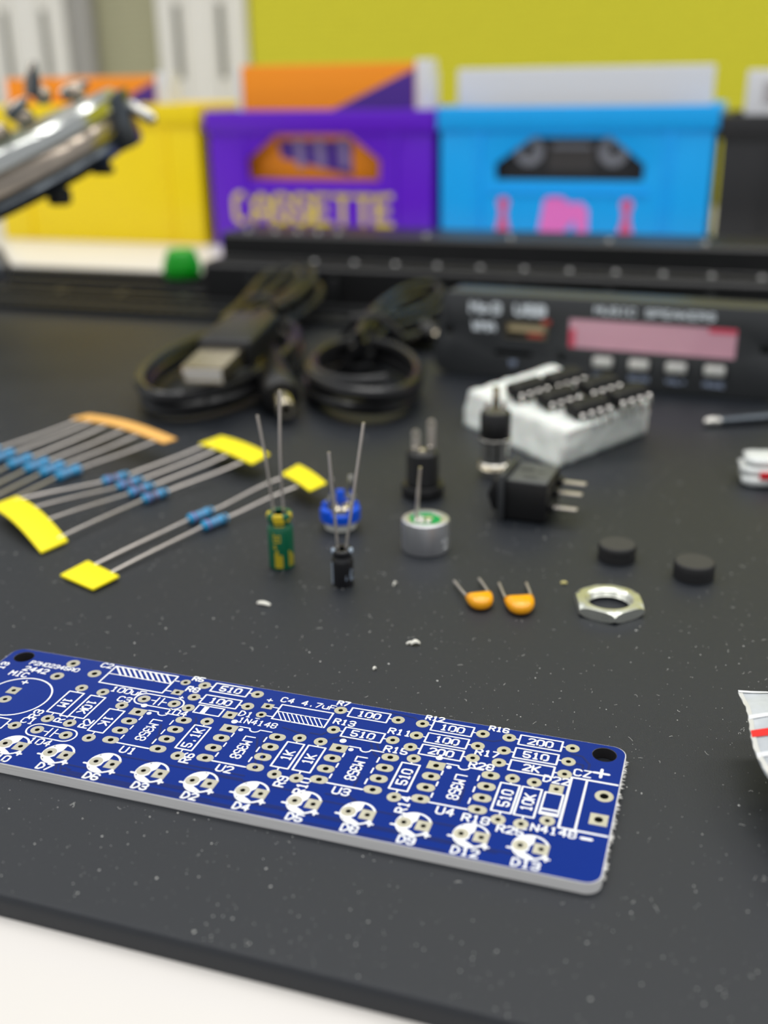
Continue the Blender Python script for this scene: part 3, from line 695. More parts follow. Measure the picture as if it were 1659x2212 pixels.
for a0,a1 in ((-190,-145),(-40,10)):
    prof = [(2.095,7.0),(2.0,7.4),(1.8,7.53),(1.4,7.5)]; seg = 6
    for (r0,z0),(r1,z1) in zip(prof,prof[1:]):
        vs = []
        for i in range(seg+1):
            a = math.radians(a0+(a1-a0)*i/seg); vs += [(r0*math.cos(a),r0*math.sin(a),z0),(r1*math.cos(a),r1*math.sin(a),z1)]
        b.add(vs,[(2*i,2*i+2,2*i+3,2*i+1) for i in range(seg)])
b.build('pale_stripe', m_gst, sl)
def cyl_text(s, r, a_deg, zc, h, name, m, parent, w=0.16):
    """lettering that reads upwards round a can"""
    mb = MB(); text(mb, s, 0, 0, h, rot=math.pi/2, w=w)
    out = MB()
    for f in mb.f:
        vs = []
        for i in f:
            p = mb.v[i]; a = math.radians(a_deg)+p.x/r; vs.append((r*math.cos(a),r*math.sin(a),zc+p.y))
        out.add(vs,[tuple(range(len(vs)))])
    return out.build(name, m, parent, flat=True)
cyl_text('ZL', 2.1, -58, 2.4, 0.9, 'printed_mark', m_gst, sl, 0.17)
cyl_text('STF', 2.1, -28, 2.6, 0.9, 'printed_mark', m_gst, sl, 0.2)

# ------------------------------------------------------------------ trimmer potentiometer, upside down with its pins up
m_tblue = mat('bright_blue_plastic', (0,84,220), 0.35); m_twhite = mat('ceramic_white', (226,226,218), 0.45)
t = thing('trimmer_potentiometer', 'blue and white trimmer potentiometer upside down with its pins in the air', 'trimmer', (-9.4,211.6,0))
b = MB(); b.lathe([(2.9,0),(3.3,0.25),(3.4,0.9),(3.4,2.0)],36); b.build('dial', m_twhite, t)
out_ = [(4.3*math.cos(math.radians(a)),4.3*math.sin(math.radians(a))) for a in range(-52,300,8)]
inn_ = [(2.6*math.cos(math.radians(a)),2.6*math.sin(math.radians(a))) for a in range(292,-60,-8)]
b = MB(); b.lathe([(3.5,1.9),(4.25,2.1),(4.35,2.6),(4.35,3.6)],40); b.build('housing', m_tblue, t)
for a0,a1,z1 in ((-170,-120,5.0),(-118,-62,4.1),(-60,0,5.0),(20,160,5.2)):
    b = MB(); n = 8; vs=[]; 
    for i in range(n+1):
        a = math.radians(a0+(a1-a0)*i/n)
        for r_ in (3.1,4.35):
            vs += [(r_*math.cos(a),r_*math.sin(a),3.3),(r_*math.cos(a),r_*math.sin(a),z1)]
    fs = [(0,1,3,2),(4*n+2,4*n+3,4*n+1,4*n)]
    for i in range(n):
        q=4*i; fs += [(q,q+4,q+5,q+1),(q+2,q+3,q+7,q+6),(q+1,q+5,q+7,q+3),(q,q+2,q+6,q+4)]
    b.add(vs,fs); b.build('housing_wall', m_tblue, t, bevel=0.25)
b = MB(); b.lathe([(3.1,3.5),(3.1,3.75),(0,3.75)],28); b.build('carbon_disc', mat('grey_carbon',(74,80,84),0.5), t)
b = MB(); b.lathe([(1.9,3.7),(1.9,4.5),(1.4,5.0),(0,5.1)],24,TR(0.3,0.3,0)); b.build('wiper_cap', m_nickel, t)
for x,y,zt,w in ((-1.7,1.6,11.0,0.8),(2.4,1.6,11.4,0.95),(-2.6,-0.2,6.6,0.6)):
    b = MB(); b.box(x-w,x+w,y-0.18,y+0.18,3.5,zt*0.62); b.box(x-w*0.55,x+w*0.55,y-0.15,y+0.15,zt*0.6,zt); b.build('pin', m_steel, t, bevel=0.12)
b = MB(); b.box(-0.9,0.9,2.6,4.0,3.4,7.4); b.build('housing_tab', m_tblue, t, bevel=0.3)

# ------------------------------------------------------------------ electret microphone
t = thing('electret_microphone', 'round silver microphone capsule with green top and one standing pin', 'microphone', (8.4,199.6,0))
b = MB(); b.lathe([(4.4,0),(4.75,0.15),(4.88,0.5),(4.88,6.2),(4.8,6.6),(4.45,6.8),(3.75,6.78),(3.62,6.55),(3.62,6.3)],56,cap='bottom'); b.build('can', m_alu, t)
b = MB(); b.lathe([(3.7,6.3),(3.7,6.42),(0,6.42)],40); gb = b.build('circuit_disc', mat('green_mask',(0,150,74),0.5,spec=0.25), t)
def arcpad(mb,r0,r1,a0,a1,z,n=14):
    vs=[]
    for i in range(n+1):
        a=math.radians(a0+(a1-a0)*i/n); vs += [(r0*math.cos(a),r0*math.sin(a),z),(r1*math.cos(a),r1*math.sin(a),z),(r0*math.cos(a),r0*math.sin(a),z+0.08),(r1*math.cos(a),r1*math.sin(a),z+0.08)]
    fs=[]
    for i in range(n): q=4*i; fs += [(q+2,q+6,q+7,q+3),(q,q+4,q+6,q+2),(q+1,q+3,q+7,q+5)]
    mb.add(vs,fs)
b = MB(); arcpad(b,3.25,3.68,-200,60,6.42); b.build('ring_pad', m_pad, gb)
b = MB(); b.lathe([(0.85,6.42),(0.85,6.5),(0,6.5)],20,TR(0.7,0.6,0)); b.build('pad', m_pad, gb)
for x,y,r in ((-0.9,0.5,0.8),(-0.9,-1.6,0.75),(0.5,-1.7,0.7),(-1.9,-1.1,0.6)):
    b = MB(); b.lathe([(r,6.45),(r*0.9,6.7),(r*0.55,6.95),(0,7.05)],18,TR(x,y,0)); b.build('solder_blob', m_steel, gb)
b = MB(); b.tube(spline([(-1.9,-0.3,6.4),(-1.7,-0.3,9),(-1.35,-0.3,14),(-1.05,-0.4,17.8)],4),[0.5]*3+[0.42]*5+[0.32]*5,10); b.build('pin', m_tin, t)
b = MB(); wrap(b,4.9,[(-35,-32,1.2,3.6),(-44,-35,1.2,1.6),(-48,-44,2.6,3.3)],3); b.build('scratch_mark', m_silk, t)

# ------------------------------------------------------------------ threaded power jack
t = thing('power_jack', 'black threaded round power jack standing on its flange with two solder lugs', 'jack', (9.1,230.6,0))
b = MB(); b.lathe([(4.4,0),(4.85,0.2),(4.95,0.6),(4.95,2.5),(4.7,2.9),(3.7,3.0)],44); b.build('flange', m_black, t)
prof=[(3.55,2.9)]
for k in range(9): z=3.1+k*0.82; prof += [(3.55,z),(3.8,z+0.3),(3.8,z+0.42),(3.55,z+0.74)]
prof += [(3.45,10.6),(3.2,10.8),(0,10.8)]
b = MB(); b.lathe(prof,40); b.build('threaded_barrel', m_black, t)
b = MB(); b.lathe([(1.0,10.7),(1.0,11.2),(0.7,11.6),(0,11.7)],20,TR(-0.2,-1.0,0)); b.build('rivet', m_nickel, t)
for x,y,zt in ((-1.6,0.8,15.6),(2.0,1.6,17.8)):
    tfl = TR(x,y,0,rx=math.radians(90))
    b = MB(); holed_plate(b,[(-0.9,10.6),(0.9,10.6),(1.0,zt-1)]+[(math.cos(a)*1.0,zt-1+math.sin(a)*1.0) for a in [math.pi*i/8 for i in range(1,8)]]+[(-1.0,zt-1)],[circ(0,zt-1.2,0.45,12)],-0.2,0.2,tfl); l=b.build('solder_lug', m_tin, t)
    b = MB(); b.lathe([(0.55,10.7),(0.5,11.3),(0,11.5)],14,TR(x-0.3,y-0.5,0)); b.build('lug_rivet', m_steel, l)

# ------------------------------------------------------------------ metal barrel jack, standing
t = thing('metal_jack', 'round jack with a silver barrel and black top standing before the foam', 'jack', (27.0,243.6,0))
b = MB(); b.lathe([(2.6,0),(2.9,0.2),(2.9,1.6),(3.6,1.7),(3.85,2.0),(3.85,3.0),(3.5,3.2),(3.3,3.4),(3.3,8.2),(3.7,8.4),(3.85,8.8),(3.85,9.4),(3.6,9.6)],44); mb_ = b.build('barrel', m_steel, t)
b = MB()
prof = []
for k in range(4): prof += [(3.86,2.0+k*0.28),(4.0,2.14+k*0.28)]
b.lathe(prof+[(3.86,3.15)],44,None,cap=False); b.build('knurled_ring', m_nickel, mb_)
b = MB(); b.lathe([(3.6,9.5),(3.7,9.8),(3.7,15.6),(3.4,16.0),(2.95,16.1),(2.9,15.6)],40,cap='bottom'); b.build('rear_body', m_black, t)
b = MB(); b.lathe([(2.95,15.6),(2.95,15.9),(0,15.9)],28); b.build('contact_disc', mat('grey_contact',(120,120,112),0.4,0.6), t)
b = MB(); b.box(-0.9,0.9,-0.25,0.25,15.8,21.4); b.box(-0.9,0.9,-0.25,1.6,21.2,21.7); b.build('contact_lug', m_nickel, t, bevel=0.15)
for x in (-2.1,2.0):
    b = MB(); b.box(x-0.6,x+0.6,0.8,1.15,15.8,18.2); b.build('contact_lug', m_tin, t, bevel=0.12)

# ------------------------------------------------------------------ rocker switch lying on its side
t = thing('rocker_switch', 'black rocker switch lying on its side with three pins', 'switch', (31.5,219.0,0), math.radians(-22))
b = MB(); b.box(-3.2,6.0,-6.5,6.5,0.5,9.2); bo = b.build('body', m_black, t, bevel=0.4)
b = MB(); b.box(-2.9,5.7,-6.1,6.1,9.15,9.32); tp = b.build('top_label', mat('grey_switch_face',(84,86,86),0.45,var=0.05,vscale=400), bo, bevel=0.05)
b = MB(); b.box(-1.8,1.2,0.6,2.6,9.32,9.36); b.box(1.9,3.6,0.4,1.2,9.32,9.36); b.box(-0.6,2.6,-2.6,-1.9,9.32,9.36); b.box(0.4,3.6,-3.9,-3.4,9.32,9.36); b.build('faded_print', mat('dark_print',(44,46,46),0.6), tp, flat=True)
b = MB(); b.box(-4.6,-3.2,-7.4,7.4,0.02,10.6); b.build('flange', m_panel, t, bevel=0.4)
b = MB(); b.prism([(-4.6,1.2),(-4.6,8.8),(-6.2,8.6),(-7.6,5.0),(-6.4,1.6)],-5.2,5.2,Matrix.Rotation(math.radians(90),4,'X')); b.build('rocker', m_black, t, bevel=0.4)
for y,z in ((4.4,6.4),(0.3,5.4),(-4.2,3.6)):
    b = MB(); b.box(5.9,7.2,y-1.2,y+1.2,z-0.9,z+0.9); s=b.build('pin_collar', m_black, t, bevel=0.2)
    b = MB(); b.box(6.5,12.2,y-0.8,y+0.8,z-0.25,z+0.25); b.build('pin', m_tin, t, bevel=0.15)

# ------------------------------------------------------------------ ceramic capacitors, nut, buttons
m_amber = mat('amber_epoxy', (252,172,10), 0.18, coat=0.5, sub=0.1)
def ceramic(pl, pr, tip, el, er, label):
    """pl,pr: where the leads leave the body; tip: its lowest point; el,er: lead ends (world mm on the mat)"""
    t = thing('ceramic_capacitor', label, 'capacitor', (pl[0],pl[1],0), 0, 'two amber ceramic capacitors')
    L = Vector((0,0)); R_ = Vector(pr)-Vector(pl); T = Vector(tip)-Vector(pl)
    ax_ = R_.normalized(); nrm = Vector((ax_.y,-ax_.x)); 
    if nrm.dot(T) < 0: nrm = -nrm
    wdt = R_.length; dep = nrm.dot(T); sk = ax_.dot(T)
    n,mr = 18,7; outline=[]
    for i in range(n+1):
        a = math.pi*i/n; x = wdt/2-(wdt/2+0.35)*math.cos(a); y = dep*math.sin(a)**0.75
        outline.append((x+ (sk-wdt/2)*0.5*math.sin(a), y-0.3))
    b = MB(); cx = wdt/2; vs=[]; fs=[]
    N = n+1+5
    for i in range(1,6): outline.append((wdt+0.35-(wdt+0.7)*i/6, -0.42+0.06*math.sin(i)))
    lv = [(-1,0.72,0.12),(-0.8,0.93,0.45),(0,1.0,1.2),(0.7,0.93,1.95),(0.95,0.72,2.3),(1,0.4,2.5)]
    c2 = Vector((cx+(sk-wdt/2)*0.25,dep*0.36))
    for _,s,z in lv:
        for x,y in outline:
            p = c2+(Vector((x,y))-c2)*s; q = ax_*p.x+nrm*p.y; vs.append((q.x,q.y,z))
    m_=len(lv)
    for j in range(m_-1):
        for i in range(N): fs.append((j*N+i,j*N+(i+1)%N,(j+1)*N+(i+1)%N,(j+1)*N+i))
    fs.append(tuple(range(N-1,-1,-1))); fs.append(tuple((m_-1)*N+i for i in range(N)))
    b.add(vs,fs); bd=b.build('body', m_amber, t, smooth=1.2)
    for s_,e_ in ((L,Vector(el)-Vector(pl)),(R_,Vector(er)-Vector(pl))):
        s2 = s_+(c2.x*ax_+c2.y*nrm-s_)*0.12
        b = MB(); b.tube(spline([(s2.x,s2.y,1.2),(s_.x+(e_.x-s_.x)*0.3,s_.y+(e_.y-s_.y)*0.3,1.2),(e_.x,e_.y,0.9)],4),0.27,8); b.build('lead', m_tin, t)
    b = MB(); 
    for k in range(3):
        x=cx-0.9+k*0.7; p=ax_*x+nrm*0.35; q=ax_*(x+0.45)+nrm*0.75
        stroke(b,[(p.x,p.y),(q.x,q.y)],0.1,2.5)
    b.build('printed_mark', mat('brown_ink',(120,70,10),0.5), bd, flat=True)
ceramic((15.0,174.2),(19.3,175.2),(17.4,170.4),(13.1,182.0),(17.9,182.9),'amber ceramic capacitor with splayed leads, the one nearer the microphone')
ceramic((21.9,173.0),(26.7,173.6),(24.1,168.2),(21.5,180.8),(26.6,180.7),'amber ceramic capacitor with straight leads, the one nearer the nut')

m_zinc = mat('zinc_plated_brass', (224,226,216), 0.3, 0.85, var=0.08, vscale=400, rvar=0.1)
t = thing('hex_nut', 'flat zinc hex nut lying on the mat', 'nut', (40.3,171.6,0), math.radians(-2))
b = MB(); Rn = 6.55; n = 72; vs=[]; fs=[]
def hexr(a): 
    q = (a+math.pi/6)%(math.pi/3)-math.pi/6; return Rn*math.cos(math.pi/6)/math.cos(q)
rings = []
for lev in range(7):
    ring=[]
    for i in range(n):
        a=2*math.pi*i/n; h=hexr(a); e=(h-Rn*0.866)/(Rn*0.134)
        if lev==0: r,z=3.95,0.25
        elif lev==1: r,z=min(h,5.55),0.02
        elif lev==2: r,z=h,0.05+0.55*e*e
        elif lev==3: r,z=h,2.0-0.62*e*e
        elif lev==4: r,z=min(h,5.55),2.05
        elif lev==5: r,z=4.35,2.05
        else: r,z=3.95,1.75
        ring.append(len(vs)); vs.append((r*math.cos(a),r*math.sin(a),z))
    rings.append(ring)
for j in range(7):
    A,B_=rings[j],rings[(j+1)%7]
    for i in range(n): fs.append((A[i],A[(i+1)%n],B_[(i+1)%n],B_[i]))
b.add(vs,fs); b.build('hex_body', m_zinc, t, smooth=0.45)
b = MB(); prof=[]
for k in range(3): prof += [(3.93,0.3+k*0.48),(3.7,0.54+k*0.48)]
prof.append((3.93,1.74)); b.lathe(prof,48,None,cap=False); b.build('thread', m_zinc, t)

def button(loc, r, h, label, groove):
    t = thing('rubber_foot', label, 'rubber foot', loc, 0)
    prof=[(r*0.94,0),(r,0.12),(r,h*0.5)]
    if groove: prof += [(r*0.95,h*0.52),(r*0.95,h*0.6),(r,h*0.62)]
    prof += [(r,h-0.3),(r*0.97,h-0.08),(r*0.92,h)]
    b = MB(); b.lathe(prof,48); b.build('rubber_body', m_blackmatte, t)
    b = MB(); b.lathe([(r*0.9,h-0.02),(r*0.9,h+0.03),(0,h+0.05)],40); b.build('top_face', mat('grey_rubber_top',(58,57,52),0.7,bump=0.2,bscale=5000), t)  # top disc in a paler grey than the rubber body
button((46.3,193.4,0),3.75,3.2,'grooved black rubber foot behind the nut',True)
button((59.2,184.5,0),3.85,3.2,'plain black rubber foot farther from the nut',False)

# ------------------------------------------------------------------ the blue circuit board
pcb = thing('printed_circuit_board', 'blank blue circuit board with white print and rows of plated holes', 'circuit board', B0, ANG)
ZT = 1.7
HR = [(6.1,9.75,'510'),(6.1,6.2,'100'),(28.9,9.25,'100'),(29.7,4.1,'510'),(41.6,9.35,'100'),(41.6,6.2,'100'),(41.6,3.2,'200'),(54.4,9.5,'200'),(54.35,6.2,'510'),(54.3,3.2,'2K'),(-24.6,-8.5,'')]
VR = [(-12.0,-5.5,'1M',-1,'R3',-14.4,-4.9),(-8.15,-5.6,'10K',-1,'R1',-10.1,-4.75),(-3.3,-8.1,'1K',-1,'R2',-5.75,-5.0),(11.1,-8.3,'5.1K',1,'R6',12.6,-8.4),(25.8,-8.3,'1K',1,'R9',27.3,-9.5),(29.0,-8.25,'1K',1,'R10',30.4,-9.6),(42.85,-8.3,'510',1,'R14',44.5,-9.4),(56.8,-8.8,'510',1,None,0,0),(59.75,-8.8,'10K',1,None,0,0)]
LED = [(-20.2+7.45*k,-12.8) for k in range(12)]
ICX = [0,15.03,32.03,46.24]
pads = []       # x, y, kind
for x,y,_ in HR: pads += [(x,y,'r'),(x+9.0,y,'r')]
for x,y,*_ in VR: pads += [(x,y,'r'),(x,y+9.0,'r')]
for x in ICX:
    for i in range(4): pads += [(x,-2.54*i,'sq' if i==0 else 'ov'),(x+7.62,-2.54*i,'ov')]
for x,y in LED: pads += [(x-1.29,y,'l'),(x+1.29,y,'ls')]
pads += [(-17.6,10.6-0.9,'v'),(-17.8,5.5,'v'),(-12.5,7.9,'v'),(-21.8,-0.2,'ms'),(-21.5,-2.75,'r'),(-11.7,-8.5,'r'),(-6.9,-8.5,'r'),(-1.0,3.5,'r'),(4.1,3.6,'r'),
    (2.8,9.7,'c'),(3.0,6.7,'cs'),(18.0,7.1,'cs'),(18.0,4.7,'c'),(6.7,3.2,'r'),(13.6,3.25,'ms'),(62.8,-0.4,'ms'),(62.8,-7.2,'r'),(69.0,-0.1,'b'),(68.95,-5.1,'bs')]
SH = {'r':(circ(0,0,0.98,24),0.36),'sq':([(-1.2,-0.9),(1.2,-0.9),(1.2,0.9),(-1.2,0.9)],0.42),
 'ov':([(0.42+0.83*math.cos(a),0.83*math.sin(a)) for a in [math.radians(-90+15*i) for i in range(13)]]+[(-0.42+0.83*math.cos(a),0.83*math.sin(a)) for a in [math.radians(90+15*i) for i in range(13)]],0.42),
 'l':(circ(0,0,0.98,24),0.36),'ls':([(-0.95,-0.95),(0.95,-0.95),(0.95,0.95),(-0.95,0.95)],0.36),'v':(circ(0,0,1.08,24),0.46),'ms':([(-0.92,-0.92),(0.92,-0.92),(0.92,0.92),(-0.92,0.92)],0.36),
 'c':(circ(0,0,0.8,20),0.36),'cs':([(-0.85,-0.7),(0.85,-0.7),(0.85,0.7),(-0.85,0.7)],0.36),'b':(circ(0,0,1.22,26),0.6),'bs':([(-1.15,-1.15),(1.15,-1.15),(1.15,1.15),(-1.15,1.15)],0.58)}
outl = rrect(-29.65,70.75,-17.05,11.75,2.0,6)
holes = [circ(x,y,SH[k][1]+0.03,10) for x,y,k in pads] + [circ(-26.75,9.35,1.68,28),circ(67.85,9.35,1.72,28)]
b = MB(); holed_plate(b, outl, holes, 0.06, ZT-0.05); b.build('substrate', m_fr4, pcb, smooth=0.5)
b = MB(); holed_plate(b, rrect(-29.55,70.62,-16.95,11.65,1.9,6), holes, ZT-0.05, ZT); b.build('solder_mask', m_mask, pcb, smooth=0.5)
padsrc = {}
for x,y,k in pads:
    if k not in padsrc:
        poly,hr = SH[k]; b = MB(); holed_plate(b, poly, [circ(0,0,hr,12)], ZT-0.04, ZT+0.055)
        n=12; c0=circ(0,0,hr-0.01,n); z0=0.1; b.cur=1; b.add([(p[0],p[1],ZT) for p in c0]+[(p[0],p[1],z0) for p in c0],[(i,n+i,n+(i+1)%n,(i+1)%n) for i in range(n)])
        o = b.build('pad', [m_pad,m_hole], pcb, smooth=0.5); o.location = Vector((x,y,0))*K; padsrc[k] = o
    else: inst(padsrc[k],'pad',pcb,(x,y,0))
ZS = ZT+0.03
for hx,hr in ((-26.75,1.66),(67.85,1.70)):
    b = MB(); b.lathe([(hr,0.08),(hr,ZT-0.06),(hr-0.06,ZT-0.06),(hr-0.06,0.08)],28,TR(hx,9.35,0),cap=False); b.build('mounting_hole_wall', mat('dark_bore',(34,32,34),0.6), pcb)
def silk(mb, name='component_marking'): return mb.build(name, m_silk, pcb, flat=True)
def rect(mb,x0,x1,y0,y1,w=0.27): stroke(mb,[(x0,y0),(x1,y0),(x1,y1),(x0,y1),(x0,y0)],w,ZS)
for x,y,val in HR:
    b = MB(); rect(b,x+1.5,x+7.5,y-1.2,y+1.2); stroke(b,[(x+1.05,y),(x+1.5,y)],0.22,ZS); stroke(b,[(x+7.5,y),(x+7.95,y)],0.22,ZS)
    if val: text(b,val,x+4.5,y,1.35,w=0.29,z=ZS,sx=1.0)
    silk(b)
for x,y,val,dr,des,lx,ly in VR:
    b = MB(); rect(b,x-1.28,x+1.28,y+1.65,y+7.7); stroke(b,[(x,y+1.1),(x,y+1.65)],0.22,ZS); stroke(b,[(x,y+7.7),(x,y+8.05)],0.22,ZS)
    text(b,val,x,y+4.6,1.35,rot=dr*math.pi/2,w=0.28,z=ZS)
    if des: text(b,des,lx,ly,1.35,rot=math.pi/2,w=0.28,z=ZS)
    silk(b)
for i,x in enumerate(ICX):
    b = MB()
    stroke(b,[(x+1.3,0.9),(x+2.9,0.9),(x+3.1,0.45),(x+3.5,0.2),(x+3.95,0.2),(x+4.35,0.45),(x+4.55,0.9),(x+6.35,0.9)],0.24,ZS)
    b.prism(circ(x+1.75,0.2,0.38,14),ZT,ZS); b.prism(circ(x-0.05,1.9,0.5,16),ZT,ZS)
    for k in range(3):
        stroke(b,[(x+1.22,-0.9-2.54*k),(x+1.22,-1.8-2.54*k)],0.24,ZS)
        stroke(b,[(x+6.2,-0.5-2.54*k),(x+6.2,-1.6-2.54*k)],0.24,ZS)
    stroke(b,[(x+1.2,-7.95),(x+6.3,-7.95)],0.28,ZS)
    text(b,'LM358',x+3.9,-3.75,1.45,rot=-math.pi/2,w=0.24,z=ZS,sx=0.85)
    text(b,'U%d'%(i+1),x+3.75,-9.15,1.4,w=0.26,z=ZS)
    silk(b)
LN = ['D11','D10','D7','D6','D3','D2','D4','D5','D8','D9','D12','D13']
for (x,y),s in zip(LED,LN):
    b = MB()
    pts=[(x+2.2*math.cos(a),y+2.2*math.sin(a)) for a in [2*math.pi*i/28 for i in range(29)]]
    stroke(b,pts[2:27],0.32,ZS)
    holed_plate(b,[(x+0.25,y+2.1),(x+0.25,y+0.8),(x-0.15,y+0.2),(x-0.15,y-0.6),(x-0.6,y-1.1)]+[(x+2.2*math.cos(a),y+2.2*math.sin(a)) for a in [math.radians(250-10*i) for i in range(16)]],[circ(x-1.29,y,0.8,16)],ZT+0.002,ZS)
    b.prism([(x-0.6,y-1.1),(x+0.1,y-1.45),(x+0.9,y-1.95),(x,y-2.2),(x-0.8,y-2.0)],ZT,ZS)
    stroke(b,[(x-2.75,y-0.75),(x-2.15,y-0.75)],0.34,ZS)
    stroke(b,[(x+1.75,y-1.6),(x+2.55,y-1.6)],0.3,ZS); stroke(b,[(x+2.15,y-2.0),(x+2.15,y-1.2)],0.3,ZS)
    text(b,s,x+0.0,y-3.15,1.3,w=0.28,z=ZS,sx=1.0)
    silk(b)
for s,x,y,h in (('R5',4.3,11.2,1.1),('R8',4.9,8.15,1.25),('R7',28.7,11.15,1.1),('R13',30.6,6.35,1.25),('R11',39.1,6.3,1.3),('R12',43.0,11.2,1.05),('R15',39.9,1.9,1.3),('R17',52.3,4.85,1.3),('R28',52.2,1.75,1.3),('R16',52.6,11.15,1.1),('R18',54.1,-9.55,1.35),('R25',58.7,-10.35,1.3),('13',-28.3,5.9,1.2),('P2H02345A0',-20.0,8.05,1.0),('2442',-22.2,6.2,1.25)):
    b = MB(); text(b,s,x,y,h,rot=math.pi/2 if s=='13' else 0,w=0.21 if len(s)>5 else 0.28,z=ZS,sx=1.0); silk(b,'printed_lettering')
# diodes
b = MB(); rect(b,7.9,12.1,2.4,4.5); b.prism([(8.9,2.4),(9.7,2.4),(9.7,4.5),(8.9,4.5)],ZT,ZS); text(b,'D1',15.75,4.2,1.25,w=0.24,z=ZS); text(b,'1N4148',18.4,2.55,1.2,w=0.22,z=ZS,sx=0.95); silk(b)
b = MB(); rect(b,61.55,63.9,-6.0,-1.4,0.26); b.prism([(61.6,-5.1),(63.85,-5.1),(63.85,-4.75),(61.6,-4.75)],ZT,ZS); b.prism([(61.6,-5.9),(63.85,-5.9),(63.85,-5.5),(61.6,-5.5)],ZT,ZS); text(b,'D22',62.5,1.55,1.35,w=0.26,z=ZS); text(b,'1N4148',63.3,-8.95,1.3,w=0.25,z=ZS,sx=0.98); silk(b)
# capacitors with hatching
b = MB(); rect(b,-10.4,0.8,5.85,11.0); stroke(b,[(-10.4,8.7),(0.8,8.7)],0.2,ZS)
for k in range(10): x0=-10.3+k*1.0; stroke(b,[(x0,11.0),(min(x0+2.1,0.8),11.0-(min(x0+2.1,0.8)-x0)*1.095)],0.3,ZS)
stroke(b,[(0.8,9.7),(1.7,9.7)],0.22,ZS); stroke(b,[(0.8,6.7),(1.9,6.7)],0.22,ZS); text(b,'C2',-11.9,10.75,1.2,w=0.24,z=ZS); text(b,'100uF',-4.5,4.75,1.3,w=0.24,z=ZS); text(b,'+',4.3,5.5,1.0,w=0.2,z=ZS); text(b,'-',4.3,8.9,0.9,w=0.2,z=ZS); silk(b)
b = MB(); rect(b,19.9,28.15,4.2,8.2); stroke(b,[(19.9,6.3),(28.15,6.3)],0.2,ZS)
for k in range(10): x0=20.0+k*0.72; stroke(b,[(x0,6.3),(x0+1.5,4.2)],0.17,ZS)
stroke(b,[(18.9,7.1),(19.9,7.1)],0.22,ZS); stroke(b,[(18.9,4.7),(19.9,4.7)],0.22,ZS); text(b,'C4 4.7uF',23.6,9.55,1.2,w=0.22,z=ZS,sx=1.02); text(b,'+',17.6,8.75,1.2,w=0.22,z=ZS); text(b,'-',17.9,3.6,0.9,w=0.2,z=ZS); silk(b)
def stadium(mb,x0,x1,y,r):
    pts=[(x1-r+r*math.cos(a),y+r*math.sin(a)) for a in [math.radians(-90+15*i) for i in range(13)]]+[(x0+r+r*math.cos(a),y+r*math.sin(a)) for a in [math.radians(90+15*i) for i in range(13)]]
    stroke(mb,pts+[pts[0]],0.26,ZS)
for x0,x1,y,lab,lx,ly,l2,l2x,l2y in ((-13.3,-5.3,-8.5,'C1',-14.4,-6.8,'104',-9.5,-11.0),(-2.5,5.6,3.55,'C3',-3.8,2.55,'104',5.6,1.6)):
    b = MB(); stadium(b,x0,x1,y,1.5); cx=(x0+x1)/2
    for s in (-1,1): stroke(b,[(cx+s*0.42,y-1.0),(cx+s*0.42,y+1.0)],0.24,ZS); stroke(b,[(cx+s*0.42,y),(cx+s*1.25,y)],0.22,ZS)
    text(b,lab,lx,ly,1.3,w=0.24,z=ZS); text(b,l2,l2x,l2y,1.35,w=0.25,z=ZS); silk(b)
b = MB(); pts=[(-20.35+5.3*math.cos(a),-1.5+5.3*math.sin(a)) for a in [2*math.pi*i/56 for i in range(57)]]; stroke(b,pts,0.28,ZS,cap=2); text(b,'MIC',-24.1,4.35,1.25,w=0.26,z=ZS); text(b,'+',-21.6,2.4,1.5,w=0.26,z=ZS); silk(b)
b = MB(); stroke(b,[(70.4,2.8),(64.35,2.8),(64.35,-8.05),(70.4,-8.05)],0.34,ZS); stroke(b,[(66.4,2.8),(66.4,-8.05)],0.3,ZS); text(b,'CZ',65.6,4.1,1.4,w=0.25,z=ZS); stroke(b,[(67.0,4.8),(69.0,4.8)],0.42,ZS); stroke(b,[(68,3.9),(68,5.7)],0.42,ZS); stroke(b,[(67.4,-9.25),(68.6,-9.25)],0.5,ZS); silk(b)
# copper traces under the mask
TR_ = [[(-4,-14.6),(60,-14.6)],[(-3,-15.5),(-1.5,-15.5)],[(10,-15.0),(58,-15.0)],[(3,-10.6),(22,-10.6),(23,-11.4)],[(18.6,-10.9),(30,-10.9),(31,-11.7),(52,-11.7)],[(34,-10.2),(38,-10.2),(39,-11.2)],[(-3.6,-14.4),(-2.6,-16.3),(30,-16.3)],[(-4.4,-14.2),(-3.2,-16.55),(52,-16.55)],
 [(20,-1),(21.4,-4.6),(22.6,-7.6)],[(20.8,-0.6),(22.2,-4.4),(23.2,-6.8)],[(29.9,1.6),(31,2.6),(33.6,2.6)],[(36,2.4),(37.2,0.2),(38,-0.4)],[(36.8,2.6),(38,0.6),(39,0.2)],[(36,10.9),(40,10.6),(41,9.8)],[(50,8),(52.5,8),(53.4,8.6)],[(63.4,8.2),(65,8.0),(66.2,6.4),(66.2,4.6)],[(64.0,6.2),(65.4,6.0),(65.4,5.0)],[(9,1.2),(9.6,0.2),(9.6,-1)],
 [(50.2,-2),(51.2,-4),(51.2,-7)],[(36,-3),(37,-5.4),(37,-7.6)],[(37,-9.6),(38.6,-11.2)],[(5,-2),(6,-4.4),(6,-7)],[(26.8,2.4),(28.4,2.4),(29,3.2)],[(22.4,2.6),(26.5,1.6)],[(60.8,-9.6),(61.4,-10.2)],[(-2.4,-15.2),(-1.6,-15.9),(20,-15.9)],[(12,-9.8),(22,-9.8)]]
for pl in TR_:
    b = MB(); stroke(b,pl,0.32,ZT+0.012); b.build('trace', m_trace, pcb, flat=True)
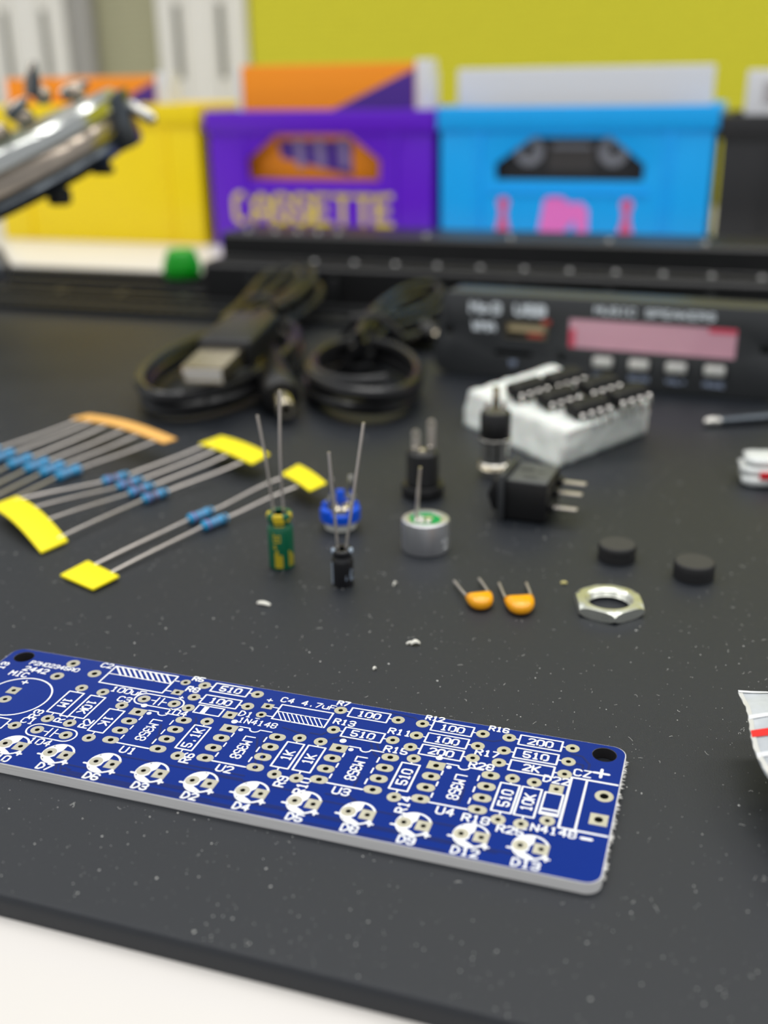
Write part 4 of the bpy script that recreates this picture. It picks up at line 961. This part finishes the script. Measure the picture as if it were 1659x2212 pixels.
# torn glass fibres along the snapped end
m_fibre = mat('torn_fibre', (228,226,222), 0.6)
b = MB(); r = random.Random(4)
for k in range(120):
    y = r.uniform(-15.5,9.5); z = r.uniform(0.5,1.65); l = r.uniform(0.1,0.55); w=r.uniform(0.05,0.22)
    b.add([(70.7,y-w,z),(70.7,y+w,z),(70.75+l,y+r.uniform(-.3,.3),z+r.uniform(-.25,.2)),(70.7,y,z-0.25)],[(0,1,2),(1,3,2),(3,0,2)])
o = b.build('torn_edge', m_fibre, pcb); o['kind'] = 'stuff'

# ------------------------------------------------------------------ plastic bags, screwdriver tip
def film(name):
    m = bpy.data.materials.new(name); m.use_nodes = True; nt = m.node_tree; p = nt.nodes['Principled BSDF']
    p.inputs['Base Color'].default_value = (0.72,0.76,0.8,1); p.inputs['Roughness'].default_value = 0.16
    tc = nt.nodes.new('ShaderNodeTexCoord'); nz = nt.nodes.new('ShaderNodeTexNoise'); nz.inputs['Scale'].default_value = 160; nz.inputs['Detail'].default_value = 3
    nt.links.new(tc.outputs['Object'], nz.inputs['Vector'])
    mr = nt.nodes.new('ShaderNodeMapRange'); mr.inputs['From Min'].default_value = 0.35; mr.inputs['From Max'].default_value = 0.7; mr.inputs['To Min'].default_value = 0.5; mr.inputs['To Max'].default_value = 0.8
    nt.links.new(nz.outputs['Fac'], mr.inputs['Value']); nt.links.new(mr.outputs['Result'], p.inputs['Alpha'])
    bp = nt.nodes.new('ShaderNodeBump'); bp.inputs['Strength'].default_value = 0.5; bp.inputs['Distance'].default_value = 0.0006
    nt.links.new(nz.outputs['Fac'], bp.inputs['Height']); nt.links.new(bp.outputs['Normal'], p.inputs['Normal'])
    return m
m_film = film('clear_plastic_film'); m_zip = mat('red_zip_strip', (226,36,46), 0.3); m_ridge = mat('white_zip_ridge', (226,228,232), 0.3)
bg = thing('zip_bag', 'clear plastic zip bag with a red closing strip, at the edge beside the circuit board', 'plastic bag', (50,112,0))
def bagpt(s,t,side):
    x = -2.9+2.0*t+s*52 + (1-s)*(0.6*math.sin(t*9)+3.2*(1-t)**2-2.4*(1-t)); y = -14+31*t
    lift = 8.0*(1-s*s)**2*(0.75+0.25*t) + 1.2*math.sin(s*7+t*3)*0.5*(1-s*0.3)
    puff = 3.2*math.sin(math.pi*min(1,s*1.25+0.02))*math.sin(math.pi*min(1,0.08+(1-t)*0.92))
    z = lift+ (puff+0.3 if side else 0.25)+0.4*noise.noise(Vector((x*0.25,y*0.3,side*5)))
    return (x,y,max(z,0.06+0.2*side))
for side,nm in ((0,'lower_film'),(1,'upper_film')):
    b = MB(); n=26; b.add([bagpt(i/n,j/n,side) for i in range(n+1) for j in range(n+1)],[(i*(n+1)+j,(i+1)*(n+1)+j,(i+1)*(n+1)+j+1,i*(n+1)+j+1) for i in range(n) for j in range(n)])
    b.build(nm, m_film, bg, smooth=3)
for t0,t1,m_,nm in ((0.63,0.685,m_zip,'red_strip'),(0.77,0.80,m_ridge,'zip_ridge'),(0.50,0.53,m_ridge,'zip_ridge'),(0.985,1.0,m_ridge,'open_hem')):
    b = MB(); n=26; vs=[]
    for i in range(n+1):
        for tt in (t0,t1):
            p = bagpt(i/n,tt,1); vs.append((p[0],p[1],p[2]+0.15))
    b.add(vs,[(2*i,2*i+2,2*i+3,2*i+1) for i in range(n)]); b.build(nm, m_, bg, smooth=3)
b = MB(); n=30; vs=[]
for i in range(n+1):
    p = bagpt(0,i/n,1); q=bagpt(0.010,i/n,1); vs += [(p[0]-0.15*(i%2),p[1],p[2]+0.1),(q[0],q[1],q[2]+0.12)]
b.add(vs,[(2*i,2*i+2,2*i+3,2*i+1) for i in range(n)]); b.build('side_weld', mat('milky_weld',(206,206,200),0.35), bg, smooth=3)
# small folded bag
bg2 = thing('folded_bag', 'small white folded plastic bag with a red stripe, by the screwdriver shaft', 'plastic bag', (83.2,233.0,0), math.radians(-12))
m_film2 = mat('milky_film', (226,230,228), 0.25, bump=0.7, bscale=700, alpha=0.92)
for k,(z0,z1,x0,dy) in enumerate(((0.1,2.9,0.6,0),(2.7,4.6,0.2,0.6),(4.4,6.6,1.2,1.0))):
    b = MB(); n=14; m2=12; vs=[]
    for i in range(n+1):
        for j in range(m2):
            a=2*math.pi*j/m2; ry=5.4-0.5*k; rz_=(z1-z0)/2
            x=x0+i*2.0; s=1.0 if i>0 else 0.75
            y=dy+4+ry*s*math.copysign(abs(math.cos(a))**0.6,math.cos(a)); z=(z0+z1)/2+rz_*s*math.copysign(abs(math.sin(a))**0.7,math.sin(a))
            q=noise.noise(Vector((x*0.4,y*0.5,z+k*7)))*0.45; vs.append((x,y+q,max(0.05,z+q*0.6)))
    fs=[(i*m2+j,(i+1)*m2+j,(i+1)*m2+(j+1)%m2,i*m2+(j+1)%m2) for i in range(n) for j in range(m2)]+[tuple(range(m2-1,-1,-1)),tuple(n*m2+j for j in range(m2))]
    b.add(vs,fs); b.build('fold', m_film2, bg2, smooth=1.5)
b = MB(); b.prism([(4.2,-1.95),(30,-1.95),(30,-1.35),(4.2,-1.35)],2.5,4.3); b.build('red_strip', m_zip, bg2, bevel=0.1)
# screwdriver shaft
sd = thing('screwdriver', 'dark screwdriver shaft with a bright tip entering from the frame edge', 'screwdriver', (88.9,279.4,0), math.radians(7))
b = MB(); b.tube([(1.5,0,1.4),(6,0,1.4),(60,0,3.2)],[1.2,1.25,1.3],14); b.build('shaft', m_gunm, sd)
b = MB(); b.tube([(-0.8,0,1.35),(0.0,0,1.35),(1.5,0,1.4),(3.6,0,1.4)],[0.7,1.2,1.45,1.35],14); b.build('tip', m_steel, sd)
b = MB(); b.tube([(58,0,3.3),(60,0,4),(64,0,6.5),(100,0,7),(130,0,6.6),(134,0,6.2)],[1.6,3,5.8,6.2,6.4,4],20); b.build('handle', m_black, sd)

# ------------------------------------------------------------------ chips of debris
m_chipw = mat('pale_shaving', (226,224,214), 0.5); m_chipy = mat('straw_shaving', (206,196,128), 0.5)
def shaving(loc, rz, L, W, label, m=m_chipw, curl=0.4):
    b = MB(); n=6; vs=[]
    for i in range(n+1):
        t=i/n; x=(t-0.5)*L; w=W*(0.35+0.65*math.sin(math.pi*min(1,0.15+t*0.8)))/2; z=0.12+curl*math.sin(math.pi*t)*0.5
        vs += [(x,-w,z),(x,w,z+0.15),(x,w*0.8,z+0.3),(x,-w*0.8,z+0.25)]
    fs=[(0,1,2,3),(4*n+3,4*n+2,4*n+1,4*n)]
    for i in range(n):
        for k in range(4): fs.append((4*i+k,4*i+(k+1)%4,4*i+4+(k+1)%4,4*i+4+k))
    b.add(vs,fs); o=b.build('plastic_shaving', m, None); place(o,loc,rz); tag(o,label,'debris','loose shavings on the mat')
shaving((-22.3,175.0,0),math.radians(-25),2.7,1.0,'white pointed shaving in front of the green capacitor')
shaving((5.0,159.2,0),math.radians(5),1.6,0.9,'small pale crumb behind the circuit board, below the ceramic capacitors',curl=0.9)
shaving((4.1,159.3,0),math.radians(20),1.4,0.35,'thin pale sliver stuck to the crumb behind the circuit board')
shaving((-1.9,151.0,0),math.radians(40),0.7,0.4,'tiny pale speck between the crumb and the circuit board')
shaving((1.9,182.4,0),math.radians(60),1.4,0.3,'thin white sliver in front of the microphone',curl=0.9)
shaving((33.9,181.8,0),math.radians(-5),1.2,0.6,'straw coloured shaving between the nut and the rubber foot',m_chipy)
shaving((66.4,142.4,0),math.radians(0),1.2,0.4,'pale shaving by the plastic bag',m_chipy)

# ------------------------------------------------------------------ dust on the mat (uncountable)
m_dust = mat('pale_dust', (205,205,200), 0.8)
r = random.Random(11); b = MB()
def on_board(u,v): return -30 < u < 71.2 and -17.5 < v < 12.2
cnt = 0
while cnt < 9000:
    v = -37+235*r.random()**1.15; hw = 60+0.42*(v+40); u = 20-0.28*(v+40)+r.uniform(-1.25,1.25)*hw
    if on_board(u,v): continue
    dens = 0.45+0.55*(0.5+0.5*noise.noise(Vector((u*0.03,v*0.03,1.7)))*1.6)
    if r.random() > dens: continue
    s = (0.042 if cnt < 4200 else 0.022)*math.exp(r.gauss(0.15,0.5)); s = min(s,0.17)
    a = r.uniform(0,6.28); e = r.uniform(0.4,1.0)
    c,sn = math.cos(a),math.sin(a)
    def pt(x,y,z): return (u+x*c-y*sn, v+x*sn+y*c, z)
    b.add([pt(-s,-s*e,0.005),pt(s,-s*e*0.7,0.005),pt(s*0.7,s*e,0.005),pt(-s*0.8,s*e*0.8,0.005),pt(0,0,s*0.9)],[(0,1,4),(1,2,4),(2,3,4),(3,0,4)])
    cnt += 1
o = b.build('dust', m_dust, None, flat=True); place(o, B0, ANG); tag(o,'fine pale dust specks scattered over the black mat','dust',kind='stuff')
b = MB(); cnt = 0
while cnt < 650:
    v = -20+180*r.random()**1.2; hw = 58+0.42*(v+40); u = 20-0.28*(v+40)+r.uniform(-1.2,1.2)*hw
    if on_board(u,v): continue
    a = r.uniform(0,6.28); L = r.uniform(0.25,0.9)*(1.7 if r.random()<0.08 else 1); k = r.uniform(-2.2,2.2); pts=[]; x,y=u,v
    for i in range(6):
        pts.append((x,y,0.04+0.05*math.sin(i))); x += math.cos(a)*L/5; y += math.sin(a)*L/5; a += k/5
    b.tube(pts,0.02 if cnt%3 else 0.03,4); cnt += 1
o = b.build('lint_fibres', m_dust, None); place(o, B0, ANG); tag(o,'short curled lint fibres lying on the black mat','lint',kind='stuff')
